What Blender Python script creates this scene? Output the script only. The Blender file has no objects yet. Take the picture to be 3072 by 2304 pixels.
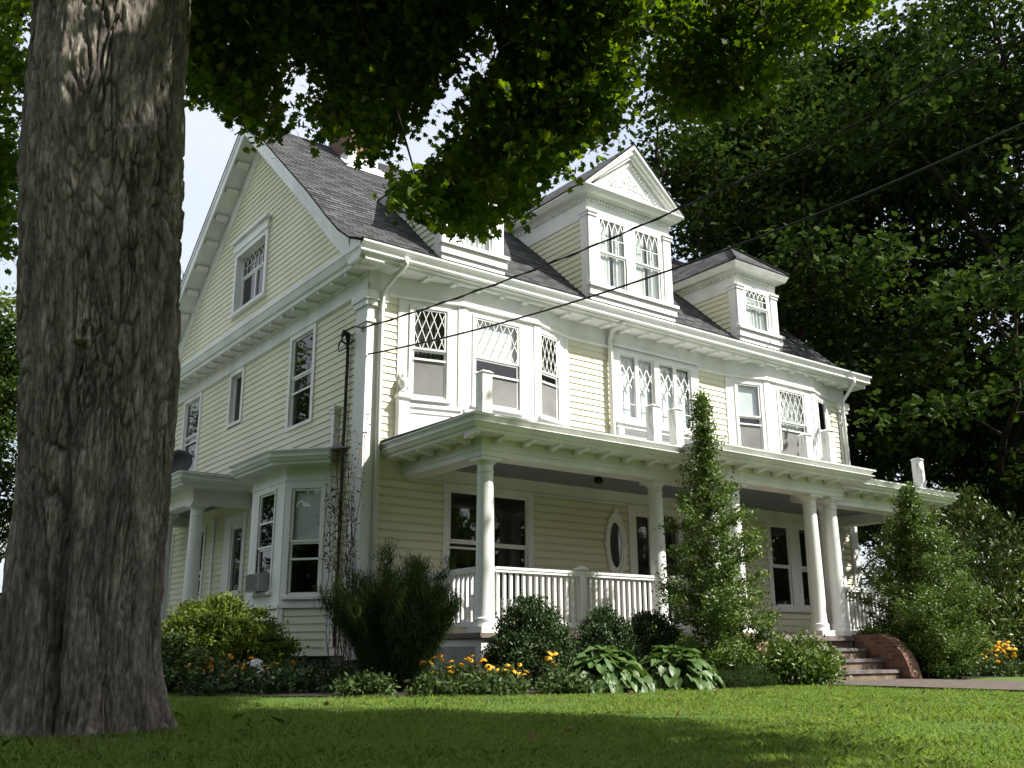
import bpy, bmesh, math, random
import numpy as np
from mathutils import Vector, noise
R_ = math.radians
sc = bpy.context.scene
COL = sc.collection

# ---------------------------------------------------------------- camera, sky, sun, exposure
CAM = Vector((-7.487, -14.14, 0.46))
YAW, PITCH, ROLL, FPX = R_(36.778), R_(15.611), R_(-0.315), 2909.39 / 3072
cd = bpy.data.cameras.new("camera"); cam = bpy.data.objects.new("camera", cd); COL.objects.link(cam)
cd.sensor_width = 36.0; cd.lens = FPX * 36.0; cd.clip_start = 0.05; cd.clip_end = 2000
fw = Vector((math.cos(PITCH) * math.sin(YAW), math.cos(PITCH) * math.cos(YAW), math.sin(PITCH)))
r0 = Vector((math.cos(YAW), -math.sin(YAW), 0)); u0 = r0.cross(fw)
rr = r0 * math.cos(ROLL) + u0 * math.sin(ROLL); uu = -r0 * math.sin(ROLL) + u0 * math.cos(ROLL)
from mathutils import Matrix
cam.matrix_world = Matrix(((rr.x, uu.x, -fw.x, CAM.x), (rr.y, uu.y, -fw.y, CAM.y), (rr.z, uu.z, -fw.z, CAM.z), (0, 0, 0, 1)))
sc.camera = cam
SUN_AZ, SUN_EL = R_(42), R_(47)          # azimuth from -Y towards +X
SV = Vector((math.sin(SUN_AZ) * math.cos(SUN_EL), -math.cos(SUN_AZ) * math.cos(SUN_EL), math.sin(SUN_EL)))
w = bpy.data.worlds.new("World"); sc.world = w; w.use_nodes = True
wn = w.node_tree; bg = wn.nodes["Background"]
sky = wn.nodes.new("ShaderNodeTexSky"); sky.sky_type = 'NISHITA'; sky.sun_disc = False
sky.sun_elevation = SUN_EL; sky.sun_rotation = math.pi - SUN_AZ
sky.air_density = 1.0; sky.dust_density = 3.5; sky.ozone_density = 1.0; sky.altitude = 100
veil = wn.nodes.new('ShaderNodeMixRGB'); veil.inputs[2].default_value = (4.1, 4.35, 4.7, 1)   # thin bright cloud veil over the blue
tcw = wn.nodes.new('ShaderNodeTexCoord'); nzw = wn.nodes.new('ShaderNodeTexNoise'); nzw.inputs['Scale'].default_value = 2.2; nzw.inputs['Detail'].default_value = 5
wn.links.new(tcw.outputs['Generated'], nzw.inputs['Vector']); mrw = wn.nodes.new('ShaderNodeMapRange'); mrw.inputs[1].default_value = .3; mrw.inputs[2].default_value = .7; mrw.inputs[3].default_value = .55; mrw.inputs[4].default_value = .95
wn.links.new(nzw.outputs['Fac'], mrw.inputs[0]); wn.links.new(mrw.outputs[0], veil.inputs[0]); wn.links.new(sky.outputs[0], veil.inputs[1])
wn.links.new(veil.outputs[0], bg.inputs[0]); bg.inputs[1].default_value = 0.12
sl = bpy.data.lights.new("sun", 'SUN'); sl.energy = 5.0; sl.angle = R_(0.53); sl.color = (1.0, 0.96, 0.88)
so = bpy.data.objects.new("sun", sl); COL.objects.link(so); so.rotation_euler = SV.to_track_quat('Z', 'Y').to_euler(); so.location = (20, -25, 30)
sc.view_settings.view_transform = 'Standard'; sc.view_settings.look = 'None'
sc.view_settings.exposure = 1.0; sc.view_settings.gamma = 1.0
sc.cycles.max_bounces = 6; sc.cycles.diffuse_bounces = 3; sc.cycles.glossy_bounces = 3
sc.cycles.transmission_bounces = 4; sc.cycles.transparent_max_bounces = 8
sc.cycles.caustics_reflective = False; sc.cycles.caustics_refractive = False
sc.cycles.use_denoising = True
sc.cycles.use_adaptive_sampling = False; sc.cycles.sample_clamp_indirect = 4.0

# ---------------------------------------------------------------- materials
MATS = {}
def newmat(name):
    m = bpy.data.materials.new(name); m.use_nodes = True; MATS[name] = m
    nt = m.node_tree; b = nt.nodes["Principled BSDF"]
    return m, nt, b
def N(nt, t, **kw):
    n = nt.nodes.new(t)
    for k, v in kw.items():
        if k.startswith('i_'): n.inputs[k[2:].replace('_', ' ')].default_value = v
        else: setattr(n, k, v)
    return n
def ramp(nt, fac, stops):
    r = nt.nodes.new("ShaderNodeValToRGB"); e = r.color_ramp.elements
    e[0].position, e[0].color = stops[0][0], (*stops[0][1], 1); e[1].position, e[1].color = stops[-1][0], (*stops[-1][1], 1)
    for p, c in stops[1:-1]:
        x = e.new(p); x.color = (*c, 1)
    nt.links.new(fac, r.inputs[0]); return r.outputs[0]
def coords(nt, scale=(1, 1, 1), kind='Object'):
    tc = nt.nodes.new("ShaderNodeTexCoord"); mp = nt.nodes.new("ShaderNodeMapping"); mp.inputs['Scale'].default_value = scale
    nt.links.new(tc.outputs[kind], mp.inputs[0]); return mp.outputs[0]
def bump(nt, b, h, strength=0.3, dist=0.01):
    n = nt.nodes.new("ShaderNodeBump"); n.inputs['Strength'].default_value = strength; n.inputs['Distance'].default_value = dist
    nt.links.new(h, n.inputs['Height']); nt.links.new(n.outputs[0], b.inputs['Normal'])
def noisy(name, c1, c2, scale=3.0, rough=0.6, sc3=(1, 1, 1), detail=6, bmp=0.0, spec=0.4, lo=0.35, hi=0.65):
    m, nt, b = newmat(name)
    n = N(nt, "ShaderNodeTexNoise"); n.inputs['Scale'].default_value = scale; n.inputs['Detail'].default_value = detail
    nt.links.new(coords(nt, sc3), n.inputs['Vector'])
    nt.links.new(ramp(nt, n.outputs['Fac'], [(lo, c1), (hi, c2)]), b.inputs['Base Color'])
    b.inputs['Roughness'].default_value = rough; b.inputs['Specular IOR Level'].default_value = spec
    if bmp: bump(nt, b, n.outputs['Fac'], bmp)
    return m
WHITE = noisy('white_paint', (.67, .675, .66), (.83, .83, .81), 1.5, .5, (1, 1, .3), lo=.3, hi=.62)
WEATHER = noisy('weathered_white_paint', (.42, .41, .37), (.80, .80, .77), 5, .65, (2, 2, .5), lo=.33, hi=.5, bmp=.2)
SIDING = noisy('pale_yellow_siding', (.66, .64, .475), (.755, .735, .57), .9, .55, (.6, .6, .35), bmp=.03)
GUTTER = noisy('gutter_metal', (.76, .77, .77), (.84, .84, .83), 3, .35, spec=.5)
CEIL = noisy('blue_grey_porch_ceiling', (.17, .21, .23), (.22, .26, .28), 4, .6)
DECK = noisy('worn_deck_paint', (.16, .12, .10), (.27, .22, .19), 6, .7)
STONE = noisy('foundation_stone', (.10, .09, .08), (.20, .19, .17), 5, .85, bmp=.5)
TREAD = noisy('bluestone_tread', (.09, .08, .08), (.18, .16, .155), 6, .8, bmp=.2)
LATT = noisy('grey_lattice_paint', (.42, .43, .40), (.55, .55, .52), 5, .7)
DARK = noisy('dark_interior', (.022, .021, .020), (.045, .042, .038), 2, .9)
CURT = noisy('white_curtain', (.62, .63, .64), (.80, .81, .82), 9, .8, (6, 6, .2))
REFL_GREY = noisy('grey_pane_reflection', (.07, .072, .068), (.11, .112, .105), 9, .9, (6, 6, .2))  # grey standing in for reflection and haze on the bay panes
SHADE = noisy('window_shade', (.74, .74, .78), (.80, .80, .84), 2, .7)
BLIND = noisy('grey_screen', (.15, .148, .145), (.21, .208, .20), 2, .7)
BLACK = noisy('black_rubber', (.008, .008, .008), (.02, .02, .02), 4, .5)
METAL = noisy('grey_metal', (.22, .23, .24), (.34, .35, .35), 6, .45)
SOIL = noisy('garden_soil', (.012, .009, .006), (.030, .022, .015), 9, .95, bmp=.8)
TWIG = noisy('twig_bark', (.035, .026, .02), (.09, .07, .055), 8, .9)
PATH = noisy('brick_path_surface', (.06, .048, .040), (.115, .092, .075), 5, .9, bmp=.4)
def glass_mat():
    m, nt, b = newmat('window_glass'); out = nt.nodes['Material Output']
    tr = N(nt, "ShaderNodeBsdfTransparent"); tr.inputs[0].default_value = (.86, .9, .88, 1)
    gl = N(nt, "ShaderNodeBsdfGlossy"); gl.inputs['Roughness'].default_value = .015
    ge = N(nt, "ShaderNodeNewGeometry"); dt = N(nt, "ShaderNodeVectorMath", operation='DOT_PRODUCT'); nt.links.new(ge.outputs['Incoming'], dt.inputs[0]); nt.links.new(ge.outputs['Normal'], dt.inputs[1])
    ab = N(nt, "ShaderNodeMath", operation='ABSOLUTE'); nt.links.new(dt.outputs['Value'], ab.inputs[0]); om = N(nt, "ShaderNodeMath", operation='SUBTRACT'); om.inputs[0].default_value = 1.0; nt.links.new(ab.outputs[0], om.inputs[1])
    pw = N(nt, "ShaderNodeMath", operation='POWER'); pw.inputs[1].default_value = 5.0; nt.links.new(om.outputs[0], pw.inputs[0])
    fr = N(nt, "ShaderNodeMath", operation='MULTIPLY_ADD'); fr.inputs[1].default_value = .92; fr.inputs[2].default_value = .10; nt.links.new(pw.outputs[0], fr.inputs[0])
    nz = N(nt, "ShaderNodeTexNoise"); nz.inputs['Scale'].default_value = 1.6; nt.links.new(coords(nt), nz.inputs['Vector'])
    bp = N(nt, "ShaderNodeBump"); bp.inputs['Strength'].default_value = .05; bp.inputs['Distance'].default_value = .05
    nt.links.new(nz.outputs['Fac'], bp.inputs['Height']); nt.links.new(bp.outputs[0], gl.inputs['Normal'])
    mx = N(nt, "ShaderNodeMixShader"); nt.links.new(fr.outputs[0], mx.inputs[0]); nt.links.new(tr.outputs[0], mx.inputs[1]); nt.links.new(gl.outputs[0], mx.inputs[2])
    nt.links.new(mx.outputs[0], out.inputs['Surface']); return m
GLASS = glass_mat()
def roof_mat():
    m, nt, b = newmat('asphalt_shingles')
    uv = coords(nt, (1, 1, 1), 'UV')
    br = N(nt, "ShaderNodeTexBrick", offset=.5, squash=1.0)
    br.inputs['Scale'].default_value = 1; br.inputs['Brick Width'].default_value = .30; br.inputs['Row Height'].default_value = .145
    br.inputs['Mortar Size'].default_value = .014; br.inputs['Mortar Smooth'].default_value = .3; br.inputs['Bias'].default_value = 0
    br.inputs['Color1'].default_value = (.030, .031, .033, 1); br.inputs['Color2'].default_value = (.105, .107, .111, 1); br.inputs['Mortar'].default_value = (.008, .008, .010, 1)
    nt.links.new(uv, br.inputs['Vector'])
    nz = N(nt, "ShaderNodeTexNoise"); nz.inputs['Scale'].default_value = 60; nz.inputs['Detail'].default_value = 3; nt.links.new(uv, nz.inputs['Vector'])
    n2 = N(nt, "ShaderNodeTexNoise"); n2.inputs['Scale'].default_value = .9; nt.links.new(uv, n2.inputs['Vector'])
    mx = N(nt, "ShaderNodeMixRGB", blend_type='OVERLAY'); mx.inputs[0].default_value = .35
    nt.links.new(br.outputs['Color'], mx.inputs[1]); nt.links.new(nz.outputs['Fac'], mx.inputs[2])
    m2 = N(nt, "ShaderNodeMixRGB", blend_type='OVERLAY'); m2.inputs[0].default_value = .4
    nt.links.new(mx.outputs[0], m2.inputs[1]); nt.links.new(n2.outputs['Fac'], m2.inputs[2])
    nt.links.new(m2.outputs[0], b.inputs['Base Color']); b.inputs['Roughness'].default_value = .9; b.inputs['Specular IOR Level'].default_value = .25
    bump(nt, b, br.outputs['Fac'], -.6, .012); return m
ROOF = roof_mat()
def brick_mat():
    m, nt, b = newmat('red_brick'); uv = coords(nt, (1, 1, 1), 'UV')
    br = N(nt, "ShaderNodeTexBrick"); br.inputs['Scale'].default_value = 1; br.inputs['Brick Width'].default_value = .21; br.inputs['Row Height'].default_value = .075
    br.inputs['Mortar Size'].default_value = .007
    br.inputs['Color1'].default_value = (.13, .055, .038, 1); br.inputs['Color2'].default_value = (.25, .115, .08, 1); br.inputs['Mortar'].default_value = (.17, .145, .125, 1)
    nt.links.new(uv, br.inputs['Vector'])
    nz = N(nt, "ShaderNodeTexNoise"); nz.inputs['Scale'].default_value = 14; nt.links.new(uv, nz.inputs['Vector'])
    mx = N(nt, "ShaderNodeMixRGB", blend_type='OVERLAY'); mx.inputs[0].default_value = .5
    nt.links.new(br.outputs['Color'], mx.inputs[1]); nt.links.new(nz.outputs['Fac'], mx.inputs[2]); nt.links.new(mx.outputs[0], b.inputs['Base Color'])
    b.inputs['Roughness'].default_value = .9; bump(nt, b, br.outputs['Fac'], -.5, .008); return m
BRICK = brick_mat()
WASH = noisy('whitewashed_brick', (.55, .5, .47), (.82, .8, .78), 12, .85, lo=.3, hi=.5)
def leaf_mat(name, c1, c2, c3, trans=.25, rough=.55, spec=.16, glow=1.5):
    m, nt, b = newmat(name); out = nt.nodes['Material Output']
    ge = N(nt, "ShaderNodeNewGeometry")
    col = ramp(nt, ge.outputs['Random Per Island'], [(0, c1), (.55, c2), (1, c3)])
    nt.links.new(col, b.inputs['Base Color']); b.inputs['Roughness'].default_value = rough; b.inputs['Specular IOR Level'].default_value = spec
    if trans:
        tl = N(nt, "ShaderNodeBsdfTranslucent")
        hs = N(nt, "ShaderNodeHueSaturation"); hs.inputs['Hue'].default_value = .485; hs.inputs['Saturation'].default_value = 1.15; hs.inputs['Value'].default_value = glow
        nt.links.new(col, hs.inputs['Color']); nt.links.new(hs.outputs[0], tl.inputs[0])
        mx = N(nt, "ShaderNodeMixShader"); mx.inputs[0].default_value = trans
        nt.links.new(b.outputs[0], mx.inputs[1]); nt.links.new(tl.outputs[0], mx.inputs[2]); nt.links.new(mx.outputs[0], out.inputs['Surface'])
    return m
LIMB = noisy('forest_limb_bark', (.018, .014, .011), (.05, .04, .033), 8, .95, spec=.1)
L_MAPLE = leaf_mat('maple_leaf', (.026, .052, .010), (.050, .092, .014), (.105, .158, .022), .46, .55, .12, 2.3)
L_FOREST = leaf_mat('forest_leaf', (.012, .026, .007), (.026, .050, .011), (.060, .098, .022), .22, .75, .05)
L_PALE = leaf_mat('young_leaf', (.06, .10, .02), (.09, .14, .03), (.13, .18, .04), .3)
L_HOLLY = leaf_mat('holly_leaf', (.050, .098, .018), (.090, .150, .030), (.150, .210, .052), .18, .45, .28)
L_BOX = leaf_mat('boxwood_leaf', (.018, .042, .012), (.032, .065, .018), (.055, .09, .025), .12, .5, .25)
L_JUN = leaf_mat('juniper_needle', (.016, .032, .010), (.032, .058, .016), (.065, .098, .028), .10, .8, .05)
L_YEW = leaf_mat('bright_shrub_leaf', (.05, .085, .014), (.10, .145, .022), (.17, .21, .038), .25)
L_RHODO = leaf_mat('rhododendron_leaf', (.045, .080, .018), (.080, .125, .030), (.14, .18, .055), .12, .45, .3)
L_HOSTA = leaf_mat('hosta_leaf', (.055, .105, .025), (.075, .135, .035), (.10, .165, .05), .2, .45, .3)
L_WEED = leaf_mat('ground_cover_leaf', (.03, .055, .015), (.055, .09, .025), (.09, .13, .045), .2)
L_GRASS = leaf_mat('grass_blade', (.110, .190, .038), (.160, .250, .056), (.220, .290, .092), .42, .6, .15)
L_VINE = leaf_mat('withered_vine_leaf', (.05, .033, .02), (.11, .075, .045), (.26, .18, .11), .15, .8, .2)
L_DEAD = leaf_mat('dead_leaf', (.13, .085, .045), (.20, .14, .075), (.30, .22, .12), .2, .8, .2)
L_YELLOW = leaf_mat('yellow_petal', (.62, .30, .012), (.72, .38, .02), (.78, .46, .03), .15, .6, .2)
L_ORANGE = leaf_mat('orange_petal', (.50, .19, .01), (.62, .27, .015), (.68, .34, .02), .15, .6, .2)
L_WHITEP = leaf_mat('white_petal', (.65, .66, .68), (.75, .76, .78), (.82, .83, .85), .2, .6, .2)
_nt = L_GRASS.node_tree; _b = _nt.nodes['Principled BSDF']; _src = _b.inputs['Base Color'].links[0].from_socket
_n = N(_nt, "ShaderNodeTexNoise"); _n.inputs['Scale'].default_value = 1.1; _n.inputs['Detail'].default_value = 7; _nt.links.new(coords(_nt), _n.inputs['Vector'])
_mr = N(_nt, "ShaderNodeMapRange"); _mr.inputs[1].default_value = .50; _mr.inputs[2].default_value = .72; _mr.inputs[4].default_value = .6; _nt.links.new(_n.outputs['Fac'], _mr.inputs[0])
_mx = N(_nt, "ShaderNodeMixRGB"); _mx.inputs[2].default_value = (.21, .20, .085, 1); _nt.links.new(_mr.outputs[0], _mx.inputs[0]); _nt.links.new(_src, _mx.inputs[1]); _nt.links.new(_mx.outputs[0], _b.inputs['Base Color'])
def bark_mat():
    m, nt, b = newmat('maple_bark')
    v = coords(nt, (1, 1, .22))
    n1 = N(nt, "ShaderNodeTexNoise"); n1.inputs['Scale'].default_value = 9; n1.inputs['Detail'].default_value = 9; n1.inputs['Roughness'].default_value = .65
    n1.inputs['Distortion'].default_value = .6; nt.links.new(v, n1.inputs['Vector'])
    vo = N(nt, "ShaderNodeTexVoronoi", feature='DISTANCE_TO_EDGE'); vo.inputs['Scale'].default_value = 13; nt.links.new(v, vo.inputs['Vector'])
    n2 = N(nt, "ShaderNodeTexNoise"); n2.inputs['Scale'].default_value = 1.3; nt.links.new(coords(nt), n2.inputs['Vector'])
    c = ramp(nt, n1.outputs['Fac'], [(.3, (.065, .055, .048)), (.5, (.185, .160, .140)), (.7, (.36, .325, .29))])
    mx = N(nt, "ShaderNodeMixRGB", blend_type='OVERLAY'); mx.inputs[0].default_value = .45
    nt.links.new(c, mx.inputs[1]); nt.links.new(n2.outputs['Fac'], mx.inputs[2])
    b.inputs['Roughness'].default_value = .92; b.inputs['Specular IOR Level'].default_value = .2
    n3 = N(nt, "ShaderNodeTexNoise"); n3.inputs['Scale'].default_value = 42; n3.inputs['Detail'].default_value = 5; n3.inputs['Roughness'].default_value = .7; nt.links.new(coords(nt, (1, 1, .3)), n3.inputs['Vector'])
    f3 = ramp(nt, n3.outputs['Fac'], [(.36, (.22, .22, .22)), (.5, (.5, .5, .5)), (.66, (.82, .80, .78))])
    m3 = N(nt, "ShaderNodeMixRGB", blend_type='OVERLAY'); m3.inputs[0].default_value = .85; nt.links.new(mx.outputs[0], m3.inputs[1]); nt.links.new(f3, m3.inputs[2]); mx = m3
    at = N(nt, "ShaderNodeAttribute"); at.attribute_name = 'fissure'     # brown weathered fissures between the grey bark plates
    fx = N(nt, "ShaderNodeMixRGB", blend_type='MIX'); fx.inputs[2].default_value = (.035, .026, .021, 1); nt.links.new(at.outputs['Fac'], fx.inputs[0]); nt.links.new(mx.outputs[0], fx.inputs[1]); nt.links.new(fx.outputs[0], b.inputs['Base Color'])
    ad = N(nt, "ShaderNodeMath", operation='ADD'); nt.links.new(n1.outputs['Fac'], ad.inputs[0])
    mu = N(nt, "ShaderNodeMath", operation='MULTIPLY'); nt.links.new(vo.outputs['Distance'], mu.inputs[0]); mu.inputs[1].default_value = 1.6
    nt.links.new(mu.outputs[0], ad.inputs[1]); bump(nt, b, ad.outputs[0], .9, .03); return m
BARK = bark_mat()
def ground_mat():
    m, nt, b = newmat('lawn_ground'); v = coords(nt)
    n1 = N(nt, "ShaderNodeTexNoise"); n1.inputs['Scale'].default_value = .7; n1.inputs['Detail'].default_value = 8; nt.links.new(v, n1.inputs['Vector'])
    n2 = N(nt, "ShaderNodeTexNoise"); n2.inputs['Scale'].default_value = 45; n2.inputs['Detail'].default_value = 4; nt.links.new(v, n2.inputs['Vector'])
    c1 = ramp(nt, n1.outputs['Fac'], [(.35, (.065, .115, .024)), (.55, (.090, .145, .034)), (.72, (.140, .160, .055))])
    mx = N(nt, "ShaderNodeMixRGB", blend_type='OVERLAY'); mx.inputs[0].default_value = .7
    nt.links.new(c1, mx.inputs[1]); nt.links.new(n2.outputs['Fac'], mx.inputs[2]); nt.links.new(mx.outputs[0], b.inputs['Base Color'])
    b.inputs['Roughness'].default_value = .9; b.inputs['Specular IOR Level'].default_value = .15; bump(nt, b, n2.outputs['Fac'], .8, .03); return m
GROUND = ground_mat()

# ---------------------------------------------------------------- helpers
class Frame:
    """wall frame: origin, direction along the wall, outward direction"""
    def __init__(s, o, t, n): s.o = Vector((*o, 0)); s.t = Vector((*t, 0)).normalized(); s.n = Vector((*n, 0)).normalized()
    def P(s, a, z, d=0.0):
        p = s.o + s.t * a + s.n * d; return (p.x, p.y, z)
def frame2(a, b):   # facet from a to b, outward = right-hand side
    t = (b[0] - a[0], b[1] - a[1]); return Frame(a, t, (t[1], -t[0]))
def flen(a, b): return math.hypot(b[0] - a[0], b[1] - a[1])
class MB:
    def __init__(s): s.v = []; s.f = []; s.uv = {}
    def face(s, pts, uv=None):
        i = len(s.v); s.v += [tuple(p) for p in pts]; s.f.append(tuple(range(i, i + len(pts))))
        if uv: s.uv[len(s.f) - 1] = uv
    def hexa(s, p):   # 8 points: bottom ring 0-3, top ring 4-7
        i = len(s.v); s.v += [tuple(q) for q in p]
        for f in ((0, 3, 2, 1), (4, 5, 6, 7), (0, 1, 5, 4), (1, 2, 6, 5), (2, 3, 7, 6), (3, 0, 4, 7)): s.f.append(tuple(i + k for k in f))
    def box(s, x0, y0, z0, x1, y1, z1): s.hexa([(x0, y0, z0), (x1, y0, z0), (x1, y1, z0), (x0, y1, z0), (x0, y0, z1), (x1, y0, z1), (x1, y1, z1), (x0, y1, z1)])
    def fbox(s, F, s0, s1, z0, z1, d0, d1):
        s.hexa([F.P(s0, z0, d0), F.P(s1, z0, d0), F.P(s1, z0, d1), F.P(s0, z0, d1), F.P(s0, z1, d0), F.P(s1, z1, d0), F.P(s1, z1, d1), F.P(s0, z1, d1)])
    def holeboard(s, F, s0, s1, z0, z1, h, d0, d1):
        a, b, c, e = h
        if a > s0 + .002: s.fbox(F, s0, a, z0, z1, d0, d1)
        if b < s1 - .002: s.fbox(F, b, s1, z0, z1, d0, d1)
        if c > z0 + .002: s.fbox(F, a, b, z0, c, d0, d1)
        if e < z1 - .002: s.fbox(F, a, b, e, z1, d0, d1)
    def prism(s, pts, vec):
        i = len(s.v); n = len(pts); vec = Vector(vec); s.v += [tuple(p) for p in pts] + [tuple(Vector(p) + vec) for p in pts]
        s.f.append(tuple(i + k for k in range(n))[::-1]); s.f.append(tuple(i + n + k for k in range(n)))
        for k in range(n):
            j = (k + 1) % n; s.f.append((i + k, i + j, i + n + j, i + n + k))
    def tube(s, pts, rad, n=6, cap=True):
        pts = [Vector(p) for p in pts]; rad = rad if hasattr(rad, '__len__') else [rad] * len(pts); base = len(s.v)
        ref = Vector((0.3, 0.2, 1)).normalized()
        for k, p in enumerate(pts):
            d = (pts[min(k + 1, len(pts) - 1)] - pts[max(k - 1, 0)]).normalized()
            a = d.cross(ref)
            if a.length < .05: a = d.cross(Vector((1, 0, 0)))
            a.normalize(); b = d.cross(a)
            for q in range(n):
                t = 2 * math.pi * q / n; s.v.append(tuple(p + (a * math.cos(t) + b * math.sin(t)) * rad[k]))
        for k in range(len(pts) - 1):
            for q in range(n):
                q2 = (q + 1) % n; s.f.append((base + k * n + q, base + k * n + q2, base + (k + 1) * n + q2, base + (k + 1) * n + q))
        if cap: s.f.append(tuple(base + q for q in range(n))); s.f.append(tuple(base + (len(pts) - 1) * n + q for q in range(n))[::-1])
    def lathe(s, prof, c, n=24):
        base = len(s.v)
        for r, z in prof:
            for q in range(n):
                t = 2 * math.pi * q / n; s.v.append((c[0] + r * math.cos(t), c[1] + r * math.sin(t), c[2] + z))
        for k in range(len(prof) - 1):
            for q in range(n):
                q2 = (q + 1) % n; s.f.append((base + k * n + q, base + k * n + q2, base + (k + 1) * n + q2, base + (k + 1) * n + q))
        s.f.append(tuple(base + q for q in range(n))[::-1]); s.f.append(tuple(base + (len(prof) - 1) * n + q for q in range(n)))
    def sweep(s, path, prof, caps=True):
        """profile (outward offset, z) swept along a plan path with mitred corners; outward = right-hand side"""
        path = [Vector(p) for p in path]; n = len(path); m = len(prof); base = len(s.v)
        nr = []
        for k in range(n - 1):
            d = (path[k + 1] - path[k]).normalized(); nr.append(Vector((d.y, -d.x)))
        for k in range(n):
            a = nr[max(k - 1, 0)]; b = nr[min(k, n - 2)]; mm = (a + b); mm = mm / (mm.length_squared / 2) if mm.length > 1e-6 else a
            if k in (0, n - 1): mm = nr[0] if k == 0 else nr[-1]
            for o, z in prof: s.v.append((path[k].x + mm.x * o, path[k].y + mm.y * o, z))
        for k in range(n - 1):
            for q in range(m):
                q2 = (q + 1) % m; s.f.append((base + k * m + q, base + (k + 1) * m + q, base + (k + 1) * m + q2, base + k * m + q2))
        if caps: s.f.append(tuple(base + q for q in range(m))); s.f.append(tuple(base + (n - 1) * m + q for q in range(m))[::-1])
    def ribbon(s, F, pts, wd, d0, d1):
        """flat bar following 2-D points (s,z) on a wall frame"""
        for k in range(len(pts) - 1):
            (a, z), (b, y) = pts[k], pts[k + 1]; L = math.hypot(b - a, y - z)
            if L < 1e-5: continue
            px, pz = -(y - z) / L * wd / 2, (b - a) / L * wd / 2
            q = [(a + px, z + pz), (b + px, y + pz), (b - px, y - pz), (a - px, z - pz)]
            s.hexa([F.P(*c, d0) for c in q] + [F.P(*c, d1) for c in q])
    def build(s, name, mat, parent=None, smooth=False, recalc=True):
        me = bpy.data.meshes.new(name); me.from_pydata(s.v, [], s.f)
        if s.uv:
            ul = me.uv_layers.new(name="UVMap")
            for pi, uv in s.uv.items():
                p = me.polygons[pi]
                for k, li in enumerate(p.loop_indices): ul.data[li].uv = uv[k]
        if recalc:
            bm = bmesh.new(); bm.from_mesh(me); bmesh.ops.recalc_face_normals(bm, faces=bm.faces); bm.to_mesh(me); bm.free()
        if smooth:
            for p in me.polygons: p.use_smooth = True
        if isinstance(mat, (list, tuple)):
            for q in mat: me.materials.append(q)
        else: me.materials.append(mat)
        return link(name, me, parent)
def link(name, me, parent=None):
    o = bpy.data.objects.new(name, me); COL.objects.link(o)
    if parent:
        o.parent = parent
        o.matrix_parent_inverse = Matrix.Translation(-parent.location) if parent.type == 'EMPTY' and parent.parent is None else Matrix()
    return o
def boxuv(mb, x0, y0, z0, x1, y1, z1):
    mb.face([(x0, y0, z0), (x1, y0, z0), (x1, y0, z1), (x0, y0, z1)], [(x0, z0), (x1, z0), (x1, z1), (x0, z1)])
    mb.face([(x0, y1, z0), (x1, y1, z0), (x1, y1, z1), (x0, y1, z1)], [(x0, z0), (x1, z0), (x1, z1), (x0, z1)])
    mb.face([(x0, y0, z0), (x0, y1, z0), (x0, y1, z1), (x0, y0, z1)], [(y0, z0), (y1, z0), (y1, z1), (y0, z1)])
    mb.face([(x1, y0, z0), (x1, y1, z0), (x1, y1, z1), (x1, y0, z1)], [(y0, z0), (y1, z0), (y1, z1), (y0, z1)])
    mb.face([(x0, y0, z1), (x1, y0, z1), (x1, y1, z1), (x0, y1, z1)], [(x0, y0), (x1, y0), (x1, y1), (x0, y1)])
def tag(o, label=None, cat=None, group=None, kind=None):
    if label: o['label'] = label
    if cat: o['category'] = cat
    if group: o['group'] = group
    if kind: o['kind'] = kind
    return o
def thing(name, label, cat, loc=(0, 0, 0), group=None):
    o = bpy.data.objects.new(name, None); o.empty_display_size = .2; COL.objects.link(o); o.location = loc
    return tag(o, label, cat, group)
def copy_obj(o, parent):
    c = o.copy(); COL.objects.link(c); inv = o.matrix_parent_inverse.copy()
    if c.parent is not parent: c.parent = parent
    c.matrix_parent_inverse = inv; return c

# ---------------------------------------------------------------- leaf clouds (numpy)
SHAPES = {
 'maple': [(0, -.5), (.30, -.30), (.22, -.12), (.52, .0), (.30, .12), (.32, .32), (.12, .22), (0, .55), (-.12, .22), (-.32, .32), (-.30, .12), (-.52, .0), (-.22, -.12), (-.30, -.30)],
 'oval': [(0, -.5), (.2, -.2), (.2, .15), (0, .5), (-.2, .15), (-.2, -.2)],
 'lobed': [(0, -.5), (.35, -.15), (.18, .05), (.3, .3), (0, .5), (-.3, .3), (-.18, .05), (-.35, -.15)],
 'needle': [(-.045, -.5), (.045, -.5), (.02, .5), (-.02, .5)],
 'tuft': [(0, -.5), (.06, -.1), (.28, .1), (.08, .12), (.05, .5), (-.05, .5), (-.08, .12), (-.26, .15), (-.06, -.1)],
 'strap': [(0, -.5), (.13, -.15), (.13, .2), (0, .5), (-.13, .2), (-.13, -.15)],
}
def mesh_from_arrays(name, verts, k, mat):
    n = len(verts) // k; me = bpy.data.meshes.new(name)
    me.vertices.add(len(verts)); me.vertices.foreach_set('co', verts.astype(np.float32).ravel())
    me.loops.add(n * k); me.loops.foreach_set('vertex_index', np.arange(n * k, dtype=np.int32))
    me.polygons.add(n); me.polygons.foreach_set('loop_start', np.arange(0, n * k, k, dtype=np.int32))
    me.polygons.foreach_set('loop_total', np.full(n, k, dtype=np.int32))
    me.materials.append(mat); me.update(calc_edges=True); return me
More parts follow.
